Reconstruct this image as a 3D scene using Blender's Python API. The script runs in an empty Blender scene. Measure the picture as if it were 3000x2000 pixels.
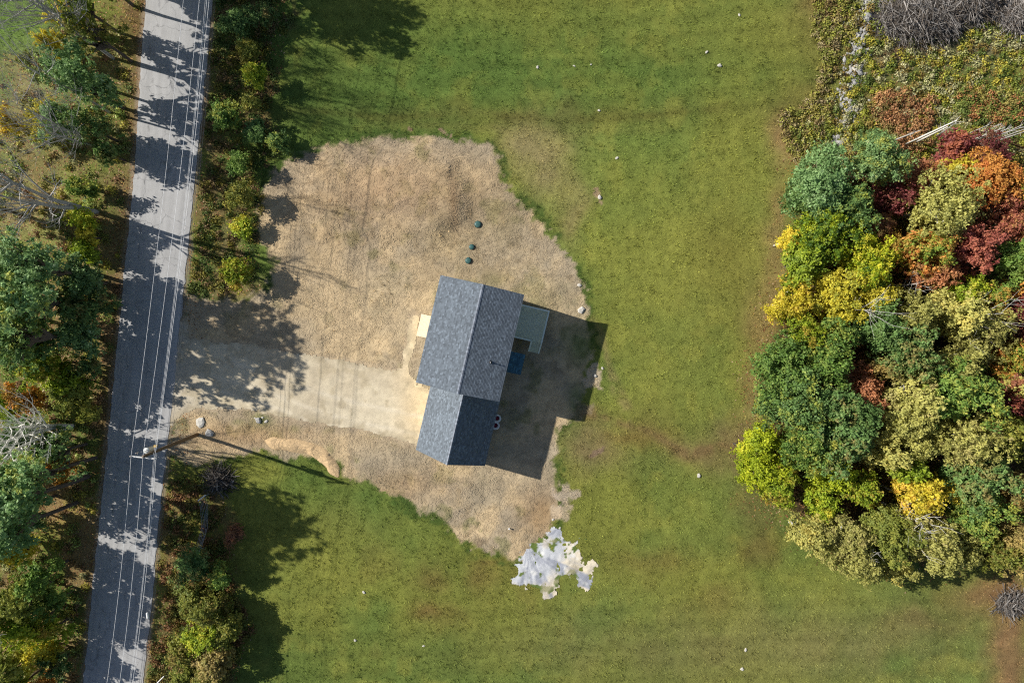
import bpy, math, random
import numpy as np
from mathutils import Vector, Matrix
random.seed(7); RS = np.random.RandomState(11)
SC = bpy.context.scene; COL = SC.collection
# ------------------------------------------------------------ camera
H = 72.0; FPX = 2000.0; TILT = -1.29
cam_d = bpy.data.cameras.new('camera'); cam = bpy.data.objects.new('camera', cam_d); COL.objects.link(cam)
cam.location = (0, 0, H); cam.rotation_euler = (math.radians(TILT), 0, 0)
cam_d.sensor_width = 36; cam_d.lens = 36 * FPX / 3000; cam_d.clip_end = 3000; cam_d.clip_start = 0.5
SC.camera = cam
# ------------------------------------------------------------ light
SUN_EL = 33.7; SHADOW = -17.5                      # shadows run this many degrees from +x
w = bpy.data.worlds.new('World'); SC.world = w; w.use_nodes = True
nt = w.node_tree; bg = nt.nodes['Background']
sky = nt.nodes.new('ShaderNodeTexSky'); sky.sky_type = 'NISHITA'; sky.sun_disc = False
sky.sun_elevation = math.radians(SUN_EL)
az = math.radians(SHADOW + 180)                    # direction (from +x, ccw) in which the sun stands
sky.sun_rotation = math.radians(90) - az
nt.links.new(sky.outputs[0], bg.inputs[0]); bg.inputs[1].default_value = 0.065
sd = bpy.data.lights.new('sun', 'SUN'); sd.energy = 4.7; sd.angle = math.radians(0.5); sd.color = (1.0, 0.955, 0.88)
sun = bpy.data.objects.new('sun', sd); COL.objects.link(sun)
sv = Vector((math.cos(az) * math.cos(math.radians(SUN_EL)), math.sin(az) * math.cos(math.radians(SUN_EL)), math.sin(math.radians(SUN_EL))))
sun.rotation_euler = sv.to_track_quat('Z', 'Y').to_euler(); sun.location = (-60, 30, 90)
SC.view_settings.view_transform = 'Standard'; SC.view_settings.look = 'None'
SC.view_settings.exposure = 0.42; SC.view_settings.gamma = 1
SC.cycles.use_denoising = False; SC.cycles.pixel_filter_type = 'BLACKMAN_HARRIS'; SC.cycles.filter_width = 1.15
SC.cycles.max_bounces = 5; SC.cycles.transparent_max_bounces = 4; SC.cycles.diffuse_bounces = 3

# ------------------------------------------------------------ survey: photo ground plan -> metres
CT, ST = math.cos(math.radians(TILT)), math.sin(math.radians(TILT))
def P(px, py, h=0.0):
    x = (px - 1500) / FPX; y = -(py - 1000) / FPX
    dy = y * CT + ST; dz = y * ST - CT
    t = (h - H) / dz
    return Vector((x * t, dy * t, h))
def plan(X, Y):                                    # metres on the ground -> survey units (arrays)
    yc = Y * CT - H * ST; zc = -Y * ST - H * CT
    return 1500 + FPX * X / -zc, 1000 - FPX * yc / -zc
def lin(r, g, b, k=1.0):
    f = lambda c: (c / 255 / 12.92 if c <= 10 else ((c / 255 + .055) / 1.055) ** 2.4)
    return np.array([f(r) * k, f(g) * k, f(b) * k])

# ------------------------------------------------------------ numpy noise and distances
TAB = RS.rand(256, 256)
def vnoise(x, y):
    xi = np.floor(x).astype(int); yi = np.floor(y).astype(int); fx = x - xi; fy = y - yi
    fx = fx * fx * (3 - 2 * fx); fy = fy * fy * (3 - 2 * fy)
    a = TAB[xi & 255, yi & 255]; b = TAB[(xi + 1) & 255, yi & 255]; c = TAB[xi & 255, (yi + 1) & 255]; d = TAB[(xi + 1) & 255, (yi + 1) & 255]
    return (a * (1 - fx) + b * fx) * (1 - fy) + (c * (1 - fx) + d * fx) * fy
def fbm(x, y, s, o=4, seed=0):
    v = 0; a = .5; tot = 0
    x = x / s + seed * 17.3; y = y / s + seed * 9.1
    for i in range(o):
        v = v + a * vnoise(x, y); tot += a; x = x * 2.03 + 5.1; y = y * 2.03 + 3.7; a *= .5
    return v / tot
def sst(a, b, x):
    t = np.clip((x - a) / (b - a), 0, 1); return t * t * (3 - 2 * t)
def polysdf(px, py, poly):                         # positive inside
    poly = np.array(poly, float); ins = np.zeros(px.shape, bool); d = np.full(px.shape, 1e18)
    n = len(poly)
    for i in range(n):
        x0, y0 = poly[i]; x1, y1 = poly[(i + 1) % n]
        c = ((y0 > py) != (y1 > py)) & (px < (x1 - x0) * (py - y0) / ((y1 - y0) if y1 != y0 else 1e-9) + x0)
        ins ^= c
        ex, ey = x1 - x0, y1 - y0; t = np.clip(((px - x0) * ex + (py - y0) * ey) / (ex * ex + ey * ey + 1e-9), 0, 1)
        d = np.minimum(d, (px - x0 - t * ex) ** 2 + (py - y0 - t * ey) ** 2)
    d = np.sqrt(d); return np.where(ins, d, -d)
def linedist(px, py, pts):
    d = np.full(px.shape, 1e18)
    for (x0, y0), (x1, y1) in zip(pts[:-1], pts[1:]):
        ex, ey = x1 - x0, y1 - y0; t = np.clip(((px - x0) * ex + (py - y0) * ey) / (ex * ex + ey * ey), 0, 1)
        d = np.minimum(d, (px - x0 - t * ex) ** 2 + (py - y0 - t * ey) ** 2)
    return np.sqrt(d)

# ------------------------------------------------------------ mesh helpers
def mesh_np(name, V, F, mat=None, parent=None, col=None, smooth=False, rnd=None):
    V = np.asarray(V, np.float32); F = np.asarray(F, np.int32)
    me = bpy.data.meshes.new(name); k = F.shape[1]
    me.vertices.add(len(V)); me.vertices.foreach_set('co', V.ravel())
    me.loops.add(F.size); me.loops.foreach_set('vertex_index', F.ravel())
    me.polygons.add(len(F)); me.polygons.foreach_set('loop_start', np.arange(0, F.size, k, dtype=np.int32))
    try: me.polygons.foreach_set('loop_total', np.full(len(F), k, np.int32))
    except Exception: pass
    me.update(calc_edges=True)
    me.polygons.foreach_set('use_smooth', np.full(len(F), bool(smooth)))
    if col is not None:
        a = me.color_attributes.new('Col', 'FLOAT_COLOR', 'POINT')
        c = np.ones((len(V), 4), np.float32); c[:, :col.shape[1]] = col; a.data.foreach_set('color', c.ravel())
    if rnd is not None:
        a = me.attributes.new('rnd', 'FLOAT', 'POINT'); a.data.foreach_set('value', np.asarray(rnd, np.float32))
    me.validate()
    if mat: me.materials.append(mat)
    o = bpy.data.objects.new(name, me); COL.objects.link(o)
    if parent: o.parent = parent
    return o
def tag(o, label=None, cat=None, group=None, kind=None):
    if label: o['label'] = label
    if cat: o['category'] = cat
    if group: o['group'] = group
    if kind: o['kind'] = kind
    return o
def empty(name, loc, rz=0, label=None, cat=None, group=None):
    o = bpy.data.objects.new(name, None); COL.objects.link(o); o.location = loc; o.rotation_euler = (0, 0, rz)
    o.empty_display_size = .3
    return tag(o, label, cat, group)
class MB:
    def __init__(s): s.v = []; s.f = []
    def add(s, vs, fs):
        b = len(s.v); s.v += [tuple(v) for v in vs]; s.f += [tuple(b + i for i in f) for f in fs]; return s
    def box(s, x0, x1, y0, y1, z0, z1):
        return s.add([(x0,y0,z0),(x1,y0,z0),(x1,y1,z0),(x0,y1,z0),(x0,y0,z1),(x1,y0,z1),(x1,y1,z1),(x0,y1,z1)],
                     [(0,3,2,1),(4,5,6,7),(0,1,5,4),(1,2,6,5),(2,3,7,6),(3,0,4,7)])
    def tube(s, pts, rad, n=8, cap=True):
        pts = [Vector(p) for p in pts]; rad = rad if hasattr(rad, '__len__') else [rad] * len(pts)
        b = len(s.v); up = Vector((0.13, 0.21, 1)); 
        for i, p in enumerate(pts):
            d = (pts[min(i + 1, len(pts) - 1)] - pts[max(i - 1, 0)]).normalized()
            u = d.cross(up if abs(d.z) < .95 else Vector((1, 0, 0))).normalized(); v = d.cross(u)
            for k in range(n):
                a = 2 * math.pi * k / n; q = p + (u * math.cos(a) + v * math.sin(a)) * rad[i]; s.v.append(tuple(q))
        for i in range(len(pts) - 1):
            for k in range(n):
                s.f.append((b + i*n + k, b + i*n + (k+1) % n, b + (i+1)*n + (k+1) % n, b + (i+1)*n + k))
        if cap:
            s.f.append(tuple(b + k for k in range(n))[::-1]); s.f.append(tuple(b + (len(pts)-1)*n + k for k in range(n)))
        return s
    def lathe(s, prof, n=24, c=(0, 0, 0)):
        b = len(s.v)
        for r, z in prof:
            for k in range(n):
                a = 2 * math.pi * k / n; s.v.append((c[0] + r * math.cos(a), c[1] + r * math.sin(a), c[2] + z))
        for i in range(len(prof) - 1):
            for k in range(n):
                s.f.append((b + i*n + k, b + i*n + (k+1) % n, b + (i+1)*n + (k+1) % n, b + (i+1)*n + k))
        s.f.append(tuple(b + k for k in range(n))[::-1]); s.f.append(tuple(b + (len(prof)-1)*n + k for k in range(n)))
        return s
    def build(s, name, mat, parent=None, smooth=False, bevel=0):
        me = bpy.data.meshes.new(name); me.from_pydata(s.v, [], s.f); me.validate(); me.update()
        if smooth:
            for p in me.polygons: p.use_smooth = True
        me.materials.append(mat)
        o = bpy.data.objects.new(name, me); COL.objects.link(o)
        if parent: o.parent = parent
        if bevel:
            m = o.modifiers.new('bevel', 'BEVEL'); m.width = bevel; m.segments = 2
        return o

# ------------------------------------------------------------ materials
def newmat(name, rough=.8, spec=.3):
    m = bpy.data.materials.new(name); m.use_nodes = True
    b = m.node_tree.nodes['Principled BSDF']; b.inputs['Roughness'].default_value = rough
    b.inputs['Specular IOR Level'].default_value = spec
    return m, m.node_tree, b
def node(nt, t, **k):
    n = nt.nodes.new(t)
    for a, v in k.items():
        if a.startswith('i_'):
            key = a[2:]; n.inputs[int(key) if key.isdigit() else key].default_value = v
        else: setattr(n, a, v)
    return n
def mulcol(nt, colsock, facsock, lo, hi):
    mr = node(nt, 'ShaderNodeMapRange', i_1=0.25, i_2=0.75, i_3=lo, i_4=hi); nt.links.new(facsock, mr.inputs[0])
    vm = node(nt, 'ShaderNodeVectorMath', operation='SCALE'); nt.links.new(colsock, vm.inputs[0]); nt.links.new(mr.outputs[0], vm.inputs[3])
    return vm.outputs[0]
def noise(nt, scale, detail=4, rough=.6, vec=None, dist=0):
    n = node(nt, 'ShaderNodeTexNoise', i_Scale=scale, i_Detail=detail, i_Roughness=rough, i_Distortion=dist)
    if vec is None:
        tc = node(nt, 'ShaderNodeTexCoord'); vec = tc.outputs['Object']
    nt.links.new(vec, n.inputs['Vector']); return n.outputs['Fac']
def bump(nt, bs, h, strength, dist):
    bp = node(nt, 'ShaderNodeBump', i_Strength=strength, i_Distance=dist); nt.links.new(h, bp.inputs['Height']); nt.links.new(bp.outputs[0], bs.inputs['Normal'])
def simple(name, c, rough=.7, spec=.3, var=.12, scale=6, bmp=0, metal=0):
    m, nt, b = newmat(name, rough, spec); b.inputs['Metallic'].default_value = metal
    rgb = node(nt, 'ShaderNodeRGB'); rgb.outputs[0].default_value = (*c, 1)
    f = noise(nt, scale, 5); nt.links.new(mulcol(nt, rgb.outputs[0], f, 1 - var, 1 + var), b.inputs['Base Color'])
    if bmp: bump(nt, b, f, .6, bmp)
    return m
def attrmat(name, rough=.9, spec=.15, transl=0, fine=((14, .75, 1.25), (3, .9, 1.1)), bmp=None):
    m, nt, b = newmat(name, rough, spec)
    a = node(nt, 'ShaderNodeVertexColor', layer_name='Col'); c = a.outputs[0]
    for s, lo, hi in fine: c = mulcol(nt, c, noise(nt, s, 5, .65), lo, hi)
    nt.links.new(c, b.inputs['Base Color'])
    if bmp: bump(nt, b, noise(nt, bmp[0], 6, .7), 1, bmp[1])
    if transl: add_transl(nt, b, c, transl)
    return m
def add_transl(nt, b, c, k):
    t = node(nt, 'ShaderNodeBsdfTranslucent'); nt.links.new(c, t.inputs[0]); mx = node(nt, 'ShaderNodeMixShader', i_0=k)
    nt.links.new(b.outputs[0], mx.inputs[1]); nt.links.new(t.outputs[0], mx.inputs[2]); nt.links.new(mx.outputs[0], nt.nodes['Material Output'].inputs[0])
LK = 1.65                                           # leaf albedo from how leaves look in flat light
def leafmat(name, cols, spec=.35):
    m, nt, b = newmat(name, .5, .22)
    a = node(nt, 'ShaderNodeAttribute', attribute_name='rnd')
    oi = node(nt, 'ShaderNodeObjectInfo')
    f = noise(nt, .9, 3, .6)
    s1 = node(nt, 'ShaderNodeMath', operation='MULTIPLY_ADD', i_1=.62); nt.links.new(a.outputs['Fac'], s1.inputs[0])
    s2 = node(nt, 'ShaderNodeMath', operation='MULTIPLY_ADD', i_1=1.1, i_2=-.38); nt.links.new(f, s2.inputs[0]); nt.links.new(s2.outputs[0], s1.inputs[2])
    r = node(nt, 'ShaderNodeValToRGB'); el = r.color_ramp.elements
    n = len(cols)
    while len(el) < n: el.new(.5)
    for i, c in enumerate(cols):
        el[i].position = .08 + .84 * i / (n - 1); el[i].color = (*np.minimum(lin(*c, LK), .85), 1)
    nt.links.new(s1.outputs[0], r.inputs[0])
    c = mulcol(nt, r.outputs[0], oi.outputs['Random'], .9, 1.1)
    mp = node(nt, 'ShaderNodeVectorMath', operation='ADD'); tco = node(nt, 'ShaderNodeTexCoord'); nt.links.new(tco.outputs['Object'], mp.inputs[0]); nt.links.new(oi.outputs['Location'], mp.inputs[1])
    n2 = noise(nt, .8, 5, .7, mp.outputs[0]); g2 = node(nt, 'ShaderNodeMath', operation='MULTIPLY_ADD', i_1=.26); nt.links.new(a.outputs['Fac'], g2.inputs[0]); nt.links.new(n2, g2.inputs[2])
    m2 = node(nt, 'ShaderNodeMapRange', i_1=.62, i_2=.78, i_3=0, i_4=.7); nt.links.new(g2.outputs[0], m2.inputs[0])
    mxa = node(nt, 'ShaderNodeMix', data_type='RGBA'); nt.links.new(m2.outputs[0], mxa.inputs[0]); nt.links.new(c, mxa.inputs[6]); nt.links.new(oi.outputs['Color'], mxa.inputs[7]); c = mxa.outputs[2]
    nt.links.new(c, b.inputs['Base Color']); add_transl(nt, b, c, .34)
    return m
LM = {k: leafmat('leaf_' + k, v) for k, v in dict(
    darkgreen=[(52, 72, 38), (74, 98, 52), (98, 124, 68), (130, 148, 90)],
    oak=[(70, 92, 54), (94, 120, 72), (124, 150, 98), (180, 192, 158)],
    green=[(56, 76, 34), (80, 106, 48), (104, 128, 58), (142, 156, 80)],
    vine=[(40, 66, 34), (86, 110, 30), (150, 156, 36), (178, 180, 52)],
    yellowgreen=[(70, 88, 28), (110, 128, 36), (142, 152, 44), (176, 172, 58)],
    lime=[(84, 102, 24), (132, 144, 32), (168, 172, 44), (192, 190, 66)],
    yellow=[(122, 118, 40), (168, 156, 50), (196, 178, 58), (212, 194, 84)],
    pale=[(98, 98, 52), (138, 136, 74), (162, 158, 88), (178, 172, 102)],
    olive=[(72, 80, 36), (100, 108, 46), (128, 128, 56), (150, 142, 64)],
    tan=[(100, 86, 58), (138, 122, 72), (162, 142, 84), (170, 150, 96)],
    orange=[(128, 88, 42), (166, 118, 56), (188, 138, 70), (196, 160, 88)],
    brick=[(104, 66, 46), (140, 94, 64), (162, 112, 76), (150, 134, 80)],
    red=[(98, 56, 50), (134, 78, 64), (156, 100, 76), (176, 130, 90)],
    maroon=[(70, 36, 38), (96, 50, 50), (120, 64, 60), (110, 84, 54)],
    brown=[(76, 54, 42), (112, 78, 58), (142, 96, 66), (150, 118, 74)],
    mixed=[(70, 96, 44), (112, 128, 50), (170, 120, 60), (176, 92, 54)],
    rust=[(92, 70, 36), (128, 92, 40), (172, 116, 44), (190, 142, 50)]).items()}
M_bark = simple('bark', (.11, .09, .075), .9, .1, .35, 9, .02)
M_birch = simple('birch_bark', (.56, .54, .5), .7, .2, .3, 5, .01)
M_dead = simple('dead_bark', (.40, .385, .36), .85, .1, .3, 7, .01)
M_deadwhite = simple('bleached_bark', (.72, .70, .64), .85, .1, .2, 7, .01)
M_stone = simple('fieldstone', (.36, .35, .33), .85, .2, .3, 3, .03)
M_stonel = simple('pale_stone', (.55, .52, .46), .85, .2, .25, 3, .03)
M_white = simple('white_trim', (.78, .78, .76), .5, .4, .04, 3)
M_siding = simple('siding', (.62, .62, .58), .6, .3, .05, 2)
M_glass = simple('window_glass', (.03, .04, .05), .08, .6, .1, 1)
M_conc = simple('concrete', (.36, .35, .33), .85, .2, .15, 3)
M_lumber = simple('new_lumber', (.80, .70, .50), .7, .2, .10, 3)
M_ptwood = simple('treated_lumber', (.66, .68, .52), .8, .15, .18, 3)
M_ptrail = simple('treated_rail', (.66, .72, .64), .75, .2, .1, 4)
M_teal = simple('green_plastic', (.045, .115, .105), .45, .4, .12, 8)
M_pvc = simple('white_plastic', (.80, .80, .80), .35, .5, .04, 5)
M_black = simple('black_rubber', (.012, .012, .013), .6, .3, .2, 9)
M_red = simple('dark_red_cushion', (.16, .012, .035), .8, .2, .15, 9)
M_pole = simple('creosote_wood', (.16, .11, .065), .85, .15, .3, 6, .01)
M_cross = simple('weathered_crossarm', (.66, .66, .64), .7, .2, .15, 6)
M_alu = simple('aluminium_wire', (.88, .88, .88), .55, .5, .04, 3)
M_cable = simple('black_cable', (.05, .055, .07), .6, .3, .1, 3)
M_tank = simple('grey_enamel', (.62, .64, .62), .4, .5, .08, 4)
M_ceramic = simple('brown_porcelain', (.45, .40, .36), .3, .6, .05, 5)
M_galv = simple('galvanised_steel', (.35, .38, .42), .45, .5, .12, 8, 0, .4)
M_door = simple('door_paint', (.55, .55, .53), .5, .4, .04, 3)

# ------------------------------------------------------------ ground plan outlines (survey units)
D = 1.2755
ROADL = [(440,-300),(429,0),(412,200),(398,446),(394,500),(365,787),(346,1000),(332,1127),(304,1414),(288,1564),(261,1819),(244,2000),(214,2320)]
ROADR = [(654,-300),(623,0),(609,159),(595,303),(574,500),(558,659),(542,819),(523,1000),(504,1191),(478,1414),(459,1596),(444,1790),(419,2000),(382,2320)]
DRIVE = [(505,930),(552,938),(560,985),(620,1000),(720,1003),(816,1020),(900,1038),(1000,1052),(1100,1072),(1150,1082),(1176,1078),(1182,1030),(1192,985),(1200,935),(1212,915),(1236,925),(1222,983),(1208,1030),(1196,1085),(1215,1120),(1290,1150),(1260,1310),(1215,1302),(1150,1284),(1085,1264),(945,1240),(816,1218),(740,1200),(640,1196),(560,1200),(525,1222),(498,1250),(470,1200)]
STRAW = [(d[0]*D, d[1]*D) for d in [(432,678),(500,692),(560,684),(600,665),(640,600),(600,560),(590,470),(620,400),(660,360),(720,345),(780,322),(880,318),(980,312),(1070,318),(1130,325),(1145,370),(1160,430),(1210,480),(1250,520),(1300,570),(1330,610),(1338,680),(1345,740),(1362,800),(1358,860),(1335,920),(1318,955),(1285,975),(1275,1040),(1280,1120),(1290,1180),(1265,1220),(1235,1245),(1215,1285),(1180,1288),(1120,1265),(1050,1240),(1010,1190),(950,1160),(880,1130),(830,1100),(790,1105),(780,1070),(720,1045),(650,1050),(600,1034),(550,1046),(480,1062),(400,1062),(385,1030),(398,970),(410,780)]]
def g(pts): return [(1400 + x / 3.92, 1450 + y / 3.92) for x, y in pts]
GRAVEL = g([(400,775),(470,762),(600,690),(630,610),(700,530),(800,500),(820,430),(840,350),(980,400),(1060,470),(1180,470),(1200,600),(1260,680),(1340,640),(1400,760),(1430,900),(1380,1060),(1290,1180),(1180,1140),(1060,1080),(960,1060),(850,1120),(760,1180),(680,1100),(560,1040),(450,985),(600,900),(668,830),(620,765),(510,825)])
WOOD = [(2390,470),(2520,440),(2640,470),(2760,440),(2900,400),(3300,380),(3300,1660),(2960,1680),(2860,1620),(2700,1640),(2560,1600),(2420,1560),(2330,1500),(2250,1440),(2230,1350),(2240,1280),(2270,1180),(2240,1100),(2290,960),(2330,800),(2350,640)]
CLEAR = [(2380,-300),(3300,-300),(3300,470),(2700,470),(2560,500),(2380,500),(2330,380),(2430,240),(2440,80)]
LEFTW = [(-400,150),(150,160),(330,-60),(430,-60),(400,500),(350,1000),(300,1450),(240,2100),(-400,2300)]
HEDGE = [(640,-60),(860,-60),(830,200),(790,330),(840,420),(760,520),(760,700),(770,860),(560,880),(570,640),(600,400)]
HEDGE2 = [(470,1400),(560,1400),(640,1420),(680,1500),(690,1600),(700,1700),(740,1860),(690,2000),(660,2100),(430,2100),(470,1700)]
HOUSE = [(1292,806),(1535,863),(1462,1177),(1420,1363),(1310,1350),(1219,1318),(1261,1130),(1219,1119)]
MOUND = [(880,470),(1000,430),(1180,410),(1330,440),(1385,520),(1392,640),(1300,720),(1100,740),(930,720),(850,600)]
def roadsdf(px, py):
    return polysdf(px, py, ROADL + ROADR[::-1])

def zground(X, Y):
    px, py = plan(X, Y)
    flat = np.minimum(sst(8, 70, -roadsdf(px, py)), sst(0, 60, -polysdf(px, py, HOUSE)))
    flat = np.minimum(flat, .35 + .65 * sst(0, 50, -polysdf(px, py, DRIVE)))
    z = (fbm(X, Y, 7, 3, 1) - .5) * .55 + (fbm(X, Y, 1.3, 3, 2) - .5) * .13
    z = z + .6 * sst(0, 70, polysdf(px + (fbm(X, Y, 4, 2, 19) - .5) * 14, py, MOUND))
    z = z + .09 * sst(.4, .65, fbm(X, Y, 2.6, 3, 20)) * sst(0, 40, polysdf(px, py, STRAW))
    return z * flat
def zg(x, y): return float(zground(np.array([x]), np.array([y]))[0])

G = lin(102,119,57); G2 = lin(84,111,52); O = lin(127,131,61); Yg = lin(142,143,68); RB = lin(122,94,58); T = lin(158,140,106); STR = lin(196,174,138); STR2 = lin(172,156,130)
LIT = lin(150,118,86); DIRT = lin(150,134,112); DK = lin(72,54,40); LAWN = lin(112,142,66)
def blend(c, m, k): return c + (k - c) * m[:, None]
BLOBS = [ # cx, cy, rx, ry, colour, strength
 (1960,80,420,120,O,.5),(1300,120,300,160,G2,.6),(1800,220,500,80,G2,.5),(2150,250,120,300,O,.7),(1000,330,260,90,G2,.7),(1500,330,700,26,lin(104,100,54),.55),(1450,372,400,18,lin(112,104,60),.5),
 (1850,560,350,140,O,.55),(1610,480,90,120,lin(146,134,92),.95),(1540,420,70,70,lin(146,134,92),.9),(1680,640,40,90,lin(140,128,84),.8),(2000,900,230,300,Yg,.55),(1850,820,120,200,O,.5),(2150,760,120,220,lin(118,112,54),.6),
 (1900,1150,220,140,Yg,.5),(1900,1240,80,60,RB,.35),(1780,1080,60,60,G2,.6),(2060,1330,110,60,lin(132,116,78),.8),(2140,1260,60,60,lin(124,104,74),.7),(1750,1310,90,80,lin(140,122,84),.75),(1690,1300,60,60,lin(136,118,84),.7),
 (1870,1270,110,24,RB,.5),(1600,1230,40,60,G,.5),(1980,1500,200,160,Yg,.4),(1900,1660,150,60,RB,.5),(1800,1720,120,60,Yg,.6),(1270,1680,60,40,RB,.7),(1280,1790,60,40,RB,.75),(1420,1690,50,60,RB,.55),(1440,1650,30,20,RB,.5),
 (1250,1560,160,140,G,.6),(1000,1500,160,90,lin(110,120,62),.6),(900,1420,120,60,G2,.8),(1120,1450,160,60,G2,.5),(900,1640,120,160,Yg,.45),(1200,1900,500,90,lin(108,118,56),.5),(1900,1900,500,110,lin(124,120,72),.7),(2500,1880,400,140,lin(126,122,76),.8),(2560,1800,160,60,G,.5),(2720,1830,150,40,lin(128,98,72),.5),(2800,1800,120,60,lin(112,118,62),.6),
 (2620,1950,60,40,G2,.6),(2900,1740,120,60,lin(140,104,76),.8),(2960,1850,50,160,lin(140,106,78),.8),(2960,2050,60,160,lin(140,106,78),.8),(2380,1700,160,80,Yg,.6),(2230,1480,70,120,lin(112,96,62),.6),(2200,1600,100,60,lin(112,92,52),.5),(2050,1700,300,60,O,.6),(2090,1760,90,40,RB,.3),
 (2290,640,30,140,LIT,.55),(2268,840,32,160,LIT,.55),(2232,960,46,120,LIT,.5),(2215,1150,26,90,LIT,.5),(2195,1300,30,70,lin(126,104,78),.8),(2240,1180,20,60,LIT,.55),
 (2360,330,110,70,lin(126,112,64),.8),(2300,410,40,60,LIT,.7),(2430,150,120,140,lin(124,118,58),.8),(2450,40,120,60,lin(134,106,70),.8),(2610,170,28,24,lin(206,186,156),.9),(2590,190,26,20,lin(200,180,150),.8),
 (2830,200,180,90,lin(112,118,58),.8),(2650,330,130,90,lin(140,104,74),.7),(2740,415,90,40,lin(150,134,120),.85),(2900,120,90,60,lin(138,124,108),.8),(2700,110,220,90,lin(92,82,72),.8),(2940,90,90,80,lin(128,112,98),.6),(2620,120,80,60,lin(112,90,66),.7),
 (40,90,110,110,LAWN,.9),(90,200,90,60,lin(112,130,70),.7),(60,620,150,140,lin(152,144,98),.9),(100,300,160,160,lin(146,148,98),.9),(130,470,90,60,lin(130,112,78),.8),(180,1500,110,60,lin(170,146,88),.95),(230,1560,60,60,lin(160,134,84),.9),(30,1940,90,60,lin(160,150,84),.8),(250,1810,30,50,lin(150,124,76),.8),
 (400,20,60,200,lin(122,92,64),.8),(400,300,50,260,lin(132,104,76),.8),(370,620,50,200,lin(128,106,74),.8),(340,900,46,200,lin(106,82,58),.8),(310,1200,46,260,lin(120,92,62),.8),(270,1700,40,200,lin(138,110,74),.8),
 (650,200,60,300,lin(104,106,58),.6),(610,420,30,260,lin(132,108,76),.6),(650,620,40,200,lin(108,110,62),.7),(640,760,40,90,lin(140,112,84),.8),(600,760,24,160,G2,.7),(700,860,90,40,lin(146,116,90),.7),(480,1560,30,200,lin(140,116,80),.6),(480,1900,40,160,lin(110,112,66),.7),
 (880,1330,50,40,G,.5),(1760,1450,60,60,O,.4)]
SGREEN = [(770,1232,26,30,G2,.8),(905,1405,60,34,G2,.7),(805,1290,16,24,G,.6),(960,1320,14,14,G,.6),(995,1360,12,12,G2,.7),(860,1265,14,12,G,.5),(700,1240,18,8,G2,.5),(1590,880,70,60,lin(142,134,100),.55),(1420,560,180,120,lin(158,134,104),.3),(1300,680,90,180,lin(142,128,92),.4),(960,640,140,200,lin(160,136,102),.4),
 (1440,820,40,24,lin(120,120,72),.5),(1480,640,60,90,lin(146,132,92),.5),(1700,1010,40,60,G2,.7),(1690,1180,30,50,G2,.7),(1330,590,14,100,lin(148,124,94),.8),(1390,640,20,200,lin(130,114,84),.35),(1260,790,60,50,lin(150,132,108),.5),(1480,1380,140,40,STR,.4),(1180,1420,120,50,lin(160,130,94),.5),(1580,1500,60,80,lin(150,122,88),.8),
 (1150,560,200,100,lin(172,142,110),.6),(1050,900,200,120,STR,.8),(1000,1180,180,40,STR,.3),(1000,1300,200,30,STR,.6),(720,1280,200,40,lin(178,146,106),.6)]
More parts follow.
